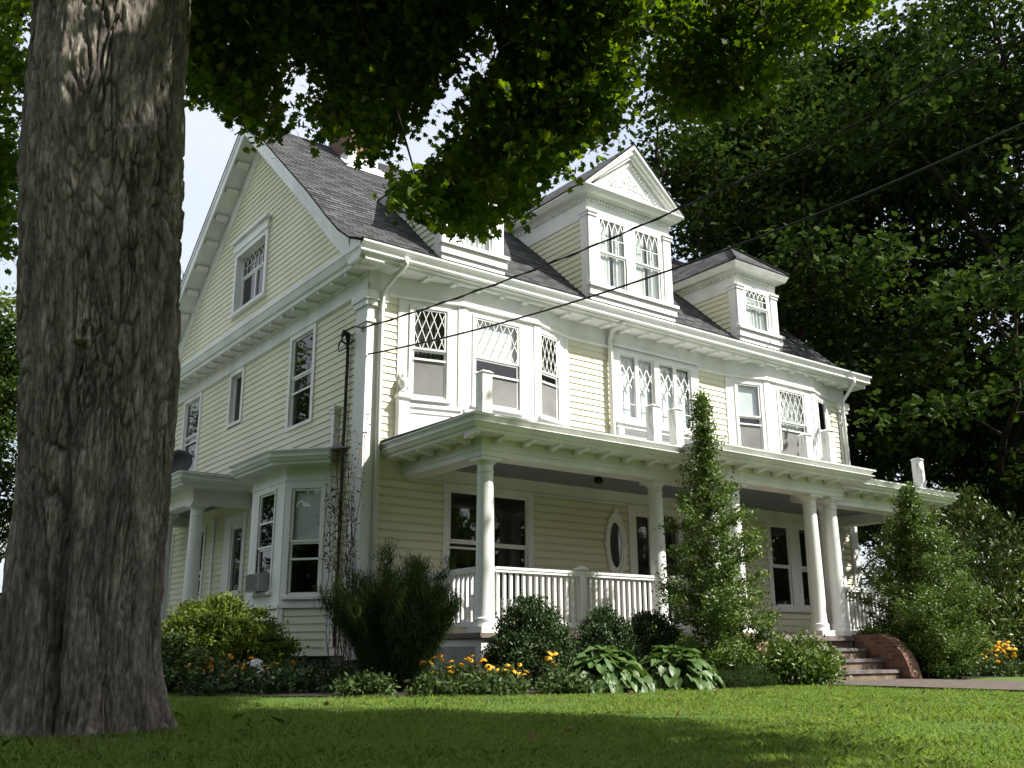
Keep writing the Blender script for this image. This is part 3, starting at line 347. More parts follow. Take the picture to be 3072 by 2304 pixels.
CROWN="-203,-204,245 -66,-68,285 -125,-256,264 -155,-184,144 -126,-198,170 -121,-251,218 -112,-257,160 -36,-50,241 -100,-52,292 -5,-112,211 -163,-157,161 -56,-242,142 -109,-225,142 -45,-143,172 -183,-166,257 -72,-149,306 -212,-150,254 -75,-98,265 -72,-251,222 -127,-242,245 -77,-288,141 -9,-268,254 -103,-184,180 -191,-64,225 -194,-161,169 -172,-196,240 -103,-54,231 -59,-283,186 -170,-114,300 -120,-190,160 -175,-154,178 -11,-168,220 -201,-228,243 -79,-68,192 -30,-202,244 -78,-247,199 -167,-222,183 -111,-238,248 -134,-255,256 -70,-45,238 -44,-155,159 -64,-94,214 -149,-93,271 -121,-78,245 -171,-108,214 -65,-32,262 -106,-74,250 -23,-177,213 -10,-175,230 -54,-277,149 -76,-228,277 -137,-71,303 -171,-123,201 -98,-132,144 -36,-292,217 -81,-234,176 -66,-181,172 -56,-87,204 -45,-173,195 -78,-235,153 -120,-223,160 6,-122,245 -135,-117,285 -22,-179,243 -39,-165,245 -55,-247,195 -66,-254,202 -179,-90,269 -82,-233,147 -98,-81,251 -64,-110,175 -11,-211,235 1,-181,225 -11,-120,256 -87,-265,165 -62,-105,309 -107,-149,300 -93,-183,306 -185,-91,280 -38,-122,210 -86,-160,313 4,-98,231 -115,-276,132 -128,-95,268 -76,-260,170 -20,-194,149 -100,-71,208 -67,-249,238 -90,-301,154 -192,-135,240 -3,-103,221 -195,-164,211 -137,-229,233 -191,-224,243 -48,-286,259 -79,-252,213 -157,-107,305 -87,-196,305 -213,-88,261 -217,-110,270 -2,-274,136 -53,-124,193 -47,-153,263 -184,-191,188 -153,-196,281 -46,-152,194 -90,-78,278 -50,-73,206 -132,-23,224 -203,-145,224 -92,-152,318 -92,-237,156 -130,-65,253 -166,-194,249 -89,-67,245 -82,-126,161 -110,-204,170 -80,-136,169 -144,-149,175 -105,-307,173 10,-160,226 -58,-130,294 -26,-154,205 -138,-193,145 -75,-158,313 -101,-166,319 -149,-184,192 -107,-213,134 -62,-157,313 -72,-300,192 -24,-210,262 -15,-284,155 -7,-69,230 -102,-230,155 -83,-258,239 -133,-146,288 -160,-145,189 -27,-237,139 -208,-185,248 -42,-58,252 -159,-173,169 -55,-160,183 -125,-144,293 -179,-206,257 -102,-228,295 -119,-195,143 -173,-117,159 -166,-92,208 -152,-24,238 -110,-207,151 -113,-229,238 -177,-158,265 -191,-235,225 -56,-216,166 -110,-244,179 -204,-137,194 -99,-95,292 -159,-103,194 -140,-214,210 -34,-178,272 -64,-281,144 -156,-73,278 -128,-213,286 -120,-156,313 -110,-90,161 -40,-155,295 -151,-189,285 -57,-75,258 -31,-142,272 -34,-113,259 -84,-89,300 -148,-203,257 -96,-79,283 -51,-234,275 -12,-180,258 -110,-310,160 1,-141,237 -56,-99,247 -39,-247,138 -57,-202,235 -85,-263,179 -203,-142,174 -66,-236,162 -57,-269,232 -183,-144,190 -139,-83,310 -206,-130,266 -117,-173,165 -106,-256,231 -189,-220,210 -166,-141,171 -151,-173,143 -79,-71,236 -128,-147,284 -156,-208,285 -144,-59,232 -11,-80,216 -79,-120,167 -114,-44,202 -115,-219,241 -89,-69,229 -178,-182,210 -155,-117,280 -189,-118,183 -18,-252,154 -201,-114,280 -199,-106,168 -63,-197,279 -163,-48,233 -207,-202,183 -70,-104,282 -190,-112,181 -208,-152,286 -157,-154,182 -68,-84,200 -84,-283,136 -147,-105,156 -61,-138,272 -81,-75,253 -15,-165,273 -132,-230,211 -48,-174,247 -177,-153,201 -27,-151,276 -168,-57,232 -63,-104,183 -7,-176,251 -103,-22,223 -176,-190,211 -175,-209,264 -159,-160,139 -69,-217,243 -142,-68,304 -185,-167,196 -184,-153,200 -158,-217,271 -23,-218,152 -45,-221,247 -107,-248,197 -138,-72,181 -112,-119,288 -216,-158,228 -93,-256,151 -43,-255,132 -155,-73,269 -186,-143,237 -26,-152,213 -138,-90,303 -30,-285,200 -118,-188,287 2,-88,250 -94,-150,164 -138,-247,238 -78,-304,133 -153,-165,274 -78,-243,169 -73,-219,256 -100,-33,225 -111,-113,295 -203,-188,242 -47,-73,211 1,-108,202 -172,-187,264 -84,-143,298 -204,-193,207 -209,-204,268 -138,-72,156 -12,-98,258 -155,-201,238 -143,-43,217 -88,-222,174 -174,-111,243 -128,-57,253 -105,-250,182 -114,-214,209 -182,-244,256 -134,-186,188 -38,-250,132 -29,-110,229 -89,-262,208 -88,-250,185 -230,-122,246 -58,-264,254 -173,-129,278 -225,-143,261 -114,-61,210 -25,-112,265 -16,-130,217 -13,-76,267 -165,-80,235 -57,-218,302 -119,-194,319 -38,-110,211 -155,-151,157 -140,-76,245 -189,-156,180 -163,-186,272 -114,-239,229 -160,-90,197 -155,-165,166 -23,-93,200 15,-236,219 -126,-254,265 -169,-108,215 -42,-226,275 -110,-80,253 -98,-120,318 -50,-257,167 -90,-258,180 -130,-106,296 -158,-49,209 -173,-69,227 -60,-72,216 -127,-199,175 -187,-102,293 -93,-76,247 -25,-148,268 -160,-133,321 -115,-311,131 -153,-109,277 -141,-78,199 -30,-266,196 -101,-114,170 -19,-198,272 -33,-205,276 -226,-96,220 -137,-205,157 -96,-313,134 -177,-111,210 -81,-85,286 -7,-157,210 -26,-154,188 -31,-130,165 5,-150,216 -11,-165,218 -25,-128,189 -48,-107,188 -58,-161,193 -55,-110,215 -71,-138,157 -55,-136,175 -48,-148,177 -20,-132,186 -25,-141,188 -65,-122,171 -65,-111,180 105,-172,236 -30,-177,205 -58,-109,223 -65,-144,184 -53,-157,199 15,-156,254 -37,-126,183 -71,-122,167 -2,-198,227 -34,-141,215 -47,-140,178 -77,-131,148 146,-235,270 -36,-133,237 -43,-153,201 -8,-183,211 -66,-134,202 -47,-167,180 -10,-151,208 0,-183,228 -23,-132,215 -20,-155,186 -14,-142,230 4,-158,234 17,-169,244 -44,-133,186 -40,-134,247 -35,-154,231 -13,-140,197 -19,-174,193 -7,-157,204 -39,-128,210 -67,-149,168 -70,-100,184 -34,-183,198 -63,-101,201 -48,-164,195 -1,-174,226 -37,-179,171 -35,-182,182 -36,-146,161 -35,-159,183 -62,-163,188 -52,-157,169 -36,-173,218 -42,-145,191 -56,-150,191 -47,-162,145 123,-192,250 -28,-131,178 -45,-150,165 -48,-144,185 102,-173,228 -43,-166,201 -25,-158,208 144,-213,273 -71,-133,159 -13,-166,199 -21,-144,218 -29,-131,233 -30,-187,196 -12,-136,197 -71,-117,169 -57,-119,185 -24,-141,204 128,-223,249 -17,-167,200 -58,-145,152 -16,-144,197 -33,-174,182 -42,-158,175 -10,-128,223 -75,-131,176 -23,-168,195 -35,-114,205 -27,-150,225 -24,-181,227 -36,-138,179 -27,-152,210 -48,-169,176 -33,-187,210 -26,-133,207 -16,-182,204 -64,-122,179 -32,-165,218 -11,-192,212 -60,-109,186 -12,-187,211 -26,-115,185 -53,-130,158 2,-157,243 -22,-134,189 113,-204,227 -36,-153,212 -13,-131,196 -38,-162,169 -61,-159,197 -49,-128,199 -23,-119,190 -42,-126,206 -41,-135,204 -52,-157,152 -24,-178,187 -51,-170,204 -31,-169,193 -48,-154,213 -27,-132,207 -19,-177,198 -32,-180,183 -13,-191,221 -42,-119,187 -18,-158,208 -42,-129,211 12,-151,227 -62,-99,177 -71,-91,193 115,-192,259 -59,-104,212 -43,-104,195 -58,-109,194 -32,-159,172 -55,-161,176 -55,-107,199 -44,-106,192 83,-159,216 -45,-165,181 -39,-156,155 -19,-150,196 -42,-168,181 -17,-164,201 -25,-118,177 -31,-147,207 -60,-157,185 -40,-126,240 -27,-156,183 -8,-199,217 -28,-190,200 -68,-147,141 -59,-150,171 -27,-149,226 129,-223,266 -58,-175,202 -66,-161,179 -37,-173,176 -26,-122,211 -55,-132,179 -62,-139,166 90,-172,234 -43,-151,176 -12,-147,220 -28,-151,213 -56,-107,181 -67,-147,149 -43,-162,193 -1,-262,182 13,-294,247 31,-298,238 -31,-235,170 -5,-262,207 -56,-218,152 -5,-268,176 -33,-250,163 1,-270,187 -57,-216,138 41,-305,249 -39,-220,129 9,-294,217 -16,-249,197 -36,-244,137 18,-288,223 1,-268,185 0,-279,196 -5,-258,186 -49,-225,133 -50,-232,163 5,-278,203 2,-289,241 10,-271,198 -3,-280,210 -36,-242,133 -24,-249,189 -27,-244,165 -27,-229,143 5,-287,197 -56,-221,171 -18,-259,191 9,-292,245 -28,-253,161 -26,-239,166 4,-289,233 -34,-242,152 -15,-250,162 -19,-266,187 23,-285,216 -13,-272,214 -36,-224,150 -45,-210,134 -62,-217,161 -3,-275,226 -20,-243,153 -11,-268,206 31,-302,243 -16,-261,200 17,-283,210 34,-318,245 -32,-226,150 14,-278,201 -20,-243,152 -3,-273,205 15,-275,199 10,-298,246 -6,-279,200 3,-289,219 0,-285,227 -27,-236,143 -18,-264,205 -33,-249,163 15,-286,216 -46,-233,145 15,-282,198 24,-287,225 9,-286,211 -9,-259,172 -50,-231,131 -41,-237,166 -22,-236,186 0,-280,197 -58,-222,139 8,-289,226 31,-305,238 -52,-210,135 -9,-250,173 -64,-213,129 -43,-235,146 -57,-222,141 -64,-205,140 -16,-252,170 -51,-230,139 -2,-280,205 -26,-255,177 -25,-239,184 -1,-262,195 -2,-276,224 -33,-233,139 -24,-327,196 23,-321,219 30,-280,212 35,-264,180 49,-286,205 19,-299,198 51,-309,232 4,-264,177 -26,-271,153 55,-292,204 -11,-310,153 14,-302,148 4,-346,225 24,-276,191 10,-297,177 14,-275,180 17,-352,209 2,-340,198 -1,-305,138 -44,-284,134 14,-247,139 19,-284,188 45,-340,198 49,-293,217 23,-247,149 53,-301,233 4,-329,192 20,-286,198 -44,-307,158 -5,-328,198 13,-261,182 -39,-312,156 10,-334,224 15,-310,209 15,-359,206 14,-344,218 74,-302,232 14,-264,134 35,-344,228 59,-347,227 39,-337,193 18,-316,166 10,-297,163 16,-265,154 -14,-308,176 -41,-288,160 67,-311,236 -14,-278,154 16,-335,197 -37,-303,179 44,-330,202 18,-367,238 57,-359,228 11,-296,184 -1,-341,195 64,-328,217 58,-295,215 71,-332,230 46,-318,217 36,-353,235 -8,-302,178 34,-271,198 32,-352,208 24,-281,175 -35,-288,161 -5,-347,178 -11,-325,181 0,-240,141 -8,-271,163 54,-292,219 42,-289,217 -32,-273,142 21,-245,145 59,-317,231 2,-349,197 -3,-304,154 26,-266,192 82,-309,239 59,-301,198 -42,-295,133 54,-299,186 -18,-228,140 -10,-269,141 44,-318,236 39,-323,217 25,-362,218 10,-340,179 32,-332,199 10,-276,133 -24,-313,176 55,-367,234 15,-293,175 -7,-294,166 3,-315,176 29,-335,221 36,-335,206 24,-283,204 25,-269,198 -11,-331,163 64,-277,224 -35,-305,141 -21,-323,184 -22,-312,166 -32,-312,198 27,-301,172 40,-309,225 18,-259,180 41,-304,234 1,-255,167 36,-277,167 -15,-308,157 10,-270,151 -10,-272,151 65,-297,230 17,-334,188 38,-349,201 4,-295,139 25,-260,182 25,-287,178 -14,-272,158 1,-351,191 27,-254,146 -4,-302,173 -17,-259,158 1,-340,187 83,-323,236 -59,-291,145 52,-369,233 -19,-296,138 -29,-325,176 -7,-280,136 67,-314,232 41,-352,221 34,-321,196 -32,-316,187 23,-301,159 19,-368,230 -20,-325,175 39,-354,225 8,-278,191 -6,-330,188 53,-296,220 40,-280,167 39,-296,202 35,-301,224 2,-350,236 48,-363,231 30,-278,179 50,-276,211 7,-246,141 -24,-310,152 52,-289,217 4,-285,194 -28,-294,143 19,-265,185 15,-309,178 -7,-326,190 5,-238,138 54,-319,236 48,-297,189 -5,-326,177 38,-305,215 -43,-306,147 -13,-275,135 16,-267,177 44,-299,175 -8,-306,138 -71,-283,143 5,-283,195 -9,-333,192 20,-340,229 -9,-336,204 -8,-312,168 34,-288,210 49,-312,238 21,-267,153 -8,-301,156 -58,-293,160 -60,-290,159 -21,-302,159 -12,-321,203 5,-343,184 39,-281,223 -48,-306,177 -16,-292,147 32,-351,214 6,-276,158 12,-253,163 -30,-310,145 -36,-254,135 13,-286,175 -6,-310,179 47,-308,183 31,-305,222 -11,-291,169 24,-275,168 20,-345,229 16,-229,161 -25,-279,136 30,-342,221 2,-277,171 -15,-340,200 7,-307,195 -16,-230,144 60,-327,206 -14,-237,143 16,-279,179 -41,-269,137 10,-316,157 3,-334,181 74,-314,232 -14,-308,146 -65,-283,136 -4,-266,167 -3,-263,150 20,-302,184 8,-321,214 30,-269,181 59,-339,223 -10,-290,140 -36,-279,135 29,-314,191 -22,-310,143 -52,-279,140 50,-319,201 34,-361,226 19,-297,165 63,-323,208 39,-309,201 21,-258,135"
# ================================================================= HOUSE
HX, HY = 13.57, 11.3
house = thing('house', 'large pale yellow clapboard house with white trim, three dormers and a columned front porch', 'house', (6.785, 5.6, 0))
FF = Frame((0, 0), (1, 0), (0, -1))       # front wall, s = x
FS = Frame((0, 0), (0, 1), (-1, 0))       # left side wall, s = y
ZS, ZF0, ZF1 = 0.47, 6.555, 6.93
def siding(mb, F, z0, z1, left, right, holes=(), ex=.128, pr=.021, base=0.0, dutch=False):
    if not callable(left): lv = left; left = lambda z: lv
    if not callable(right): rv = right; right = lambda z: rv
    k = max(1, round((z1 - z0) / ex)); e = (z1 - z0) / k
    for i in range(k):
        a, b = z0 + i * e, z0 + (i + 1) * e; mid = (a + b) / 2
        segs = [(left(a), right(a), left(b), right(b))]
        for (h0, h1, hz0, hz1) in holes:
            if not hz0 < mid < hz1: continue
            ns = []
            for (l0, r0_, l1, r1) in segs:
                if h1 <= l0 or h0 >= r0_: ns.append((l0, r0_, l1, r1)); continue
                if h0 > l0: ns.append((l0, h0, l1, h0))
                if h1 < r0_: ns.append((h1, r0_, h1, r1))
            segs = ns
        for (l0, r0_, l1, r1) in segs:
            if r0_ - l0 < .01: continue
            r1 = max(r1, l1)
            if dutch:
                c = a + e * .66; mb.face([F.P(l0, a, base + pr), F.P(r0_, a, base + pr), F.P(r0_, c, base + pr * .85), F.P(l0, c, base + pr * .85)])
                mb.face([F.P(l0, c, base + pr * .85), F.P(r0_, c, base + pr * .85), F.P(r1, b, base + .001), F.P(l1, b, base + .001)])
            else: mb.face([F.P(l0, a, base + pr), F.P(r0_, a, base + pr), F.P(r1, b, base + .002), F.P(l1, b, base + .002)])
            mb.face([F.P(l0, a, base), F.P(r0_, a, base), F.P(r0_, a, base + pr), F.P(l0, a, base + pr)])
def clipline(p, q, r):
    (x0, y0), (x1, y1) = p, q; a, b, c, d = r; t0, t1 = 0., 1.; dx, dy = x1 - x0, y1 - y0
    for pp, qq in ((-dx, x0 - a), (dx, b - x0), (-dy, y0 - c), (dy, d - y0)):
        if abs(pp) < 1e-9:
            if qq < 0: return None
        else:
            t = qq / pp
            if pp < 0: t0 = max(t0, t)
            else: t1 = min(t1, t)
    return None if t0 >= t1 else [(x0 + dx * t0, y0 + dy * t0), (x0 + dx * t1, y0 + dy * t1)]
def diamonds(mb, F, r, nx, nz, d0, wd=.013):
    a, b, c, d = r; W, H = b - a, d - c; sx, sz = W / nx, H / nz
    m = int(nx + nz + 3)
    for k in range(-m, m + 1):
        for sg in (1, -1):
            q = clipline((a + k * sx, c if sg > 0 else d), (a + (k + 2 * m) * sx, (c if sg > 0 else d) + sg * 2 * m * sz), r)
            if q: mb.ribbon(F, q, wd, d0, d0 + .012)
def arches(mb, F, r, n, d0, wd=.018, spring=.45):
    a, b, c, d = r; W, H = b - a, d - c; u = W / n; zs = c + H * spring; rad = (d - zs) * 1.08
    for i in range(n + 1):
        x = a + i * u
        if 0 < i < n: mb.ribbon(F, [(x, c), (x, zs)], wd, d0, d0 + .012)
        for sg in (1, -1):
            pts = []
            for t in range(13):
                an = t / 12 * math.pi / 2; px = x + sg * u * (1 - math.cos(an)); pz = zs + rad * math.sin(an)
                if px < a - .001 or px > b + .001 or pz > d: break
                pts.append((px, pz))
            if len(pts) > 1: mb.ribbon(F, pts, wd, d0, d0 + .012)
    mb.ribbon(F, [(a, zs), (b, zs)], wd * .8, d0, d0 + .011)
def window(F, s0, s1, z0, z1, meet, par, pattern=None, patt_rect=None, casing=.10, cd_=.045, deep=0.0, bar=None, shade=None, curtain=False,
           sill=True, screen=False, nx=4, nz=4, label=None, mull=None, name='window', head=0):
    """double-hung window: one mesh for casing and sashes, sub-parts for glass, muntins, curtain, shade and the dark room behind"""
    m = MB(); d = -deep
    if casing:
        m.holeboard(F, s0 - casing, s1 + casing, z0 - casing * .6, z1 + casing, (s0, s1, z0, z1), min(d, 0) - .02, cd_)
        if sill: m.fbox(F, s0 - casing - .03, s1 + casing + .03, z0 - casing * .6 - .05, z0 - casing * .6, 0, cd_ + .05)
        if head: m.fbox(F, s0 - casing - .04, s1 + casing + .04, z1 + casing, z1 + casing + head, 0, cd_ + .03); m.fbox(F, s0 - casing - .09, s1 + casing + .09, z1 + casing + head, z1 + casing + head + .05, 0, cd_ + .10)
    st = .045
    for (a, b, lo, hi, dd) in ((s0, s1, meet, z1, d + .012), (s0, s1, z0, meet, d - .008)):
        m.holeboard(F, a, b, lo, hi, (a + st, b - st, lo + st * .8, hi - st * .8), dd - .02, dd + .012)
    if bar: m.fbox(F, s0 + .02, s1 - .02, bar - .018, bar + .018, d + .014, d + .03)
    for x in (mull or []): m.fbox(F, x - .07, x + .07, z0, z1, d - .03, d + .03)
    o = m.build(name, WHITE, par)
    if label: o['label'] = label
    sub = o if par is house else par
    g = MB(); g.face([F.P(s0, meet, d + .004), F.P(s1, meet, d + .004), F.P(s1, z1, d + .004), F.P(s0, z1, d + .004)])
    g.face([F.P(s0, z0, d - .016), F.P(s1, z0, d - .016), F.P(s1, meet, d - .016), F.P(s0, meet, d - .016)]); g.build('pane', GLASS, sub, recalc=False)
    if pattern:
        p = MB(); r = patt_rect or (s0 + st, s1 - st, meet + st, z1 - st)
        (diamonds(p, F, r, nx, nz, d + .006) if pattern == 'diamond' else arches(p, F, r, nx, d + .006))
        p.build('muntins', WHITE, sub)
    if curtain:
        c = MB(); k = 22; pts = [(s0 + (s1 - s0) * i / k, d - .05 - .012 * math.sin(i * 2.4) - .012 * (i % 3)) for i in range(k + 1)]
        for i in range(k):
            if curtain == 'parted' and abs(i - k / 2) < 2: continue
            (a, da), (b, db) = pts[i], pts[i + 1]; c.face([F.P(a, z0, da), F.P(b, z0, db), F.P(b, z1, db), F.P(a, z1, da)])
        c.build('curtain', REFL_GREY if curtain == 'reflection' else CURT, sub, smooth=True)  # the grey variant is no curtain, it imitates reflection on the glass
    if shade:
        c = MB(); c.fbox(F, s0 + .01, s1 - .01, shade, z1, d - .062, d - .058); c.build('window_shade', SHADE, sub)
    if screen:
        c = MB(); c.fbox(F, s0 + .045, s1 - .045, z0 + .036, screen, d - .004, d + .002); c.build('insect_screen', BLIND, sub)
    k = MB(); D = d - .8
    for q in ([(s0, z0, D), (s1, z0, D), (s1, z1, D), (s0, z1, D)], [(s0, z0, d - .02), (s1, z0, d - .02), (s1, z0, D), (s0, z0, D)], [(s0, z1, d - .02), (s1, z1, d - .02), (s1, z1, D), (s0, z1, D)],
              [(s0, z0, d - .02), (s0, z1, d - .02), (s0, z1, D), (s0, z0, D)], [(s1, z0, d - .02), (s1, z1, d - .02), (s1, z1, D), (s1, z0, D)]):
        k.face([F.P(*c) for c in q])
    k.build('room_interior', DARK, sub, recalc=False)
    return o

# ---- foundation and siding of the four walls
m = MB(); m.box(.03, .03, -.3, HX - .03, HY, ZS - .005); m.build('foundation', STONE, house)
SIDE_WIN = [(2.12, 3.08, 4.70, 6.47, 5.68, 5.36), (5.66, 6.28, 5.38, 6.47, None, None), (8.30, 9.32, 4.70, 6.47, 5.58, 5.42)]
LOW_WIN = [(9.48, 10.12, 1.32, 3.22, 2.2), (7.28, 8.0, 1.42, 3.18, 2.25)]
m = MB()
siding(m, FS, ZS, ZF0, .36, HY, [(a - .06, b + .06, c - .03, d + .3) for a, b, c, d, *_ in SIDE_WIN] + [(a - .06, b + .06, c - .03, d + .06) for a, b, c, d, *_ in LOW_WIN] + [(4.95, 5.95, 0, 3.2), (1.15, 3.6, .9, 3.4)])
fh = [(1.6, 3.5, 1.34, 3.3), (5.98, 7.9, .5, 3.3), (10.2, 12.1, 1.42, 3.3), (5.41, 5.69, 2.1, 2.94), (.63, 4.40, 4.0, 6.6), (9.17, 12.90, 4.0, 6.6), (5.62, 8.24, 4.95, 6.6)]
siding(m, FF, .77, 3.33, .29, 13.3, fh, ex=.142, pr=.032, dutch=True)
siding(m, FF, 3.33, 3.75, .29, .9)
siding(m, FF, 3.75, ZF0, .29, 13.3, fh)
siding(m, Frame((HX, 0), (0, 1), (1, 0)), ZS, ZF1, 0, HY)
siding(m, Frame((0, HY), (1, 0), (0, 1)), ZS, ZF1, 0, HX)
m.build('clapboard_siding', SIDING, house)
# gable siding
PKY, PKZ = 5.6, 11.76
glf = lambda z: 1.02 + (z - 7.68) * (PKY - 1.02) / (PKZ - 7.68) - .12
grt = lambda z: 10.5 - (z - 7.68) * (10.5 - PKY) / (PKZ - 7.68) + .12
m = MB(); siding(m, FS, 7.64, 11.85, glf, grt, [(4.7, 6.55, 8.0, 9.45)])
m.build('gable_siding', SIDING, house)
m = MB(); m.face([(HX, 1.0, 7.3), (HX, 10.5, 7.3), (HX, 5.6, 11.8)]); m.build('far_gable_wall', SIDING, house)
# ---- main roof
RP = [(-.62, 7.235), (-.48, 7.27), (-.05, 7.46), (.35, 7.74), (.89, 8.22), (1.76, 9.06), (5.52, 12.44), (10.9, 8.17), (11.55, 7.68), (12.05, 7.3)]
X0, X1 = -.48, 14.05
m = MB(); arc = 0; rows = []
for k in range(len(RP) - 1):
    (y0, z0), (y1, z1) = RP[k], RP[k + 1]; L = math.hypot(y1 - y0, z1 - z0); rows.append((y0, z0, y1, z1, arc, arc + L)); arc += L
for (y0, z0, y1, z1, a, b) in rows:
    # shingle courses as real steps
    n = max(1, round((b - a) / .145))
    for i in range(n):
        f0, f1 = i / n, (i + 1) / n; ya, za = y0 + (y1 - y0) * f0, z0 + (z1 - z0) * f0; yb, zb = y0 + (y1 - y0) * f1, z0 + (z1 - z0) * f1
        nx_, nz_ = -(z1 - z0) / (b - a), (y1 - y0) / (b - a); up = y1 < 5.6; t0, t1 = (.012, .003) if up else (.003, .012)
        va, vb = a + (b - a) * f0, a + (b - a) * f1
        m.face([(X0, ya + nx_ * t0, za + nz_ * t0), (X1, ya + nx_ * t0, za + nz_ * t0), (X1, yb + nx_ * t1, zb + nz_ * t1), (X0, yb + nx_ * t1, zb + nz_ * t1)], [(0, va), (X1 - X0, va), (X1 - X0, vb), (0, vb)])
        if up: m.face([(X0, ya, za), (X1, ya, za), (X1, ya + nx_ * t0, za + nz_ * t0), (X0, ya + nx_ * t0, za + nz_ * t0)], [(0, va), (X1, va), (X1, va - .012), (0, va - .012)])
und = [(y, z - .03) for y, z in RP]
for k in range(len(und) - 1):
    (y0, z0), (y1, z1) = und[k], und[k + 1]; m.face([(X0, y0, z0), (X1, y0, z0), (X1, y1, z1), (X0, y1, z1)], [(0, 0)] * 4)
    for X in (X0, X1): m.face([(X, y0, z0), (X, y1, z1), (X, RP[k + 1][0], RP[k + 1][1]), (X, RP[k][0], RP[k][1])], [(0, 0)] * 4)
m.build('main_roof', ROOF, house, recalc=False)
# rake boards, sloping soffit and frieze on both gables
RK = [p for p in RP if -.3 < p[0] < 11.8]
for xs, xin, nm in ((-.45, 0., 'rake_board'), (14.02, HX, 'rake_board')):
    sg = 1 if xs < 0 else -1; m = MB()
    for k in range(len(RK) - 1):
        (y0, z0), (y1, z1) = RK[k], RK[k + 1]
        for (xa, xb, lo, hi) in ((xs, xs + sg * .04, -.40, -.032), (xs - sg * .02, xs, -.15, -.032), (xs + sg * .04, xin, -.30, -.26), (xin, xin - sg * .03, -.75, -.30)):
            x_0, x_1 = min(xa, xb), max(xa, xb)
            m.hexa([(x_0, y0, z0 + lo), (x_1, y0, z0 + lo), (x_1, y1, z1 + lo), (x_0, y1, z1 + lo), (x_0, y0, z0 + hi), (x_1, y0, z0 + hi), (x_1, y1, z1 + hi), (x_0, y1, z1 + hi)])
    rk = m.build(nm, WHITE, house)
    if xs < 0:
        b = MB(); b.box(-.36, -.07, -.07, -.06, .07, 0); 
        for k in range(8):
            o = b.build('bracket', WHITE, rk) if k == 0 else copy_obj(o, rk)
            y = 6.15 + k * .58; sl_ = (8.17 - 12.44) / (10.9 - 5.52); o.location = (0, y, 12.44 + sl_ * (y - 5.52) - .31); o.rotation_euler = (math.atan(sl_), 0, 0)
# ---- eave cornices
m = MB(); m.prism([(-.445, -.47, 7.222), (-.445, .30, 7.222), (-.445, .30, 7.66), (-.445, -.05, 7.425), (-.445, -.47, 7.238)], (.05, 0, 0)); m.build('cornice_return', WHITE, house)
m = MB()
m.sweep([(0, 12.0), (0, .28)], [(0, 6.93), (.36, 6.93), (.37, 7.0), (.41, 7.02), (.455, 7.14), (.47, 7.15), (.47, 7.24), (0, 7.66)])
m.sweep([(0, .28), (0, -.50)], [(0, 6.93), (.36, 6.93), (.37, 7.0), (.41, 7.02), (.455, 7.14), (.47, 7.15), (.47, 7.225), (0, 7.23)])
m.sweep([(0, 12.0), (0, -.02)], [(0, 6.86), (.07, 6.90), (.07, 6.928), (0, 6.928)])
m.sweep([(-.44, 0), (14.0, 0)], [(0, 6.95), (.42, 6.95), (.425, 7.0), (.47, 7.02), (.47, 7.08), (0, 7.30)])
cor = m.build('eave_cornice', WHITE, house)
b = MB(); b.box(-.05, -.14, -.055, .05, .14, 0); b.box(-.062, -.155, -.016, .062, .155, -.001)
x = .45; k = 0
while x < 13.6:
    if not abs(x - 5.6) < .05:
        o = b.build('bracket', WHITE, cor) if k == 0 else copy_obj(o, cor)
        o.location = (x, -.27, 6.952); k += 1
    x += .535
for y in np.arange(-.25, 11.4, .545):
    o = copy_obj(o, cor); o.location = (-.2, y, 6.932); o.rotation_euler = (0, 0, math.pi / 2); o.scale = (1, .9, 1)
m = MB(); m.sweep([(X0 + .01, 0), (X1 - .01, 0)], [(.475, 7.09), (.49, 7.035), (.545, 7.04), (.565, 7.05), (.565, 7.065), (.55, 7.075), (.548, 7.11), (.565, 7.15), (.60, 7.18), (.622, 7.19), (.626, 7.222), (.605, 7.222), (.60, 7.20), (.49, 7.12)]); m.build('eave_gutter', GUTTER, house)
# ---- frieze following the bays
BL = [(.58, 0), (1.77, -.27), (3.48, -.27), (4.45, 0)]; BR = [(9.12, 0), (10.25, -.27), (12.0, -.27), (12.95, 0)]
m = MB()
prof = [(0, ZF0), (.035, ZF0), (.035, ZF1), (.06, 6.88), (.06, 6.945), (0, 6.945)]
prof = [(0, ZF0), (.07, ZF0 + .02), (.07, ZF0 + .05), (.035, ZF0 + .07), (.035, 6.945), (0, 6.945)]
m.sweep([(.0, 0)] + BL + [(5.62, 0)], prof); m.sweep([(8.2, 0)] + BR + [(HX, 0)], prof)
m.sweep([(5.62, 0), (8.2, 0)], [(0, ZF0 + .1)] + [(.05 + o, z + (.1 if z < 6.6 else 0)) for o, z in prof[1:-1]] + [(0, 6.945)])
m.sweep([(0, 12.0), (0, 0)], prof)
m.build('frieze_board', WHITE, house)
# ---- corner pilasters
def pilaster(name, x0, x1, y1, x_face):
    m = MB(); F = FF
    m.fbox(F, x0, x1, .4, 6.3, 0, .045); m.fbox(F, x0 - .02, x1 + .02, 6.0, 6.05, 0, .07); m.fbox(F, x0 - .03, x1 + .03, 6.3, 6.4, 0, .09); m.fbox(F, x0 - .06, x1 + .06, 6.4, ZF0, 0, .12)
    G = FS if x_face == 0 else Frame((HX, 0), (0, 1), (1, 0))
    m.fbox(G, -.042, y1, .4, 6.3, 0, .045); m.fbox(G, -.066, y1 + .02, 6.0, 6.05, 0, .072); m.fbox(G, -.086, y1 + .03, 6.3, 6.4, 0, .092); m.fbox(G, -.116, y1 + .06, 6.4, ZF0 - .002, 0, .122)
    return m.build(name, WHITE, house)
pilaster('corner_pilaster', 0.0, .27, .37, 0); pilaster('corner_pilaster', 13.33, HX, .37, 1)

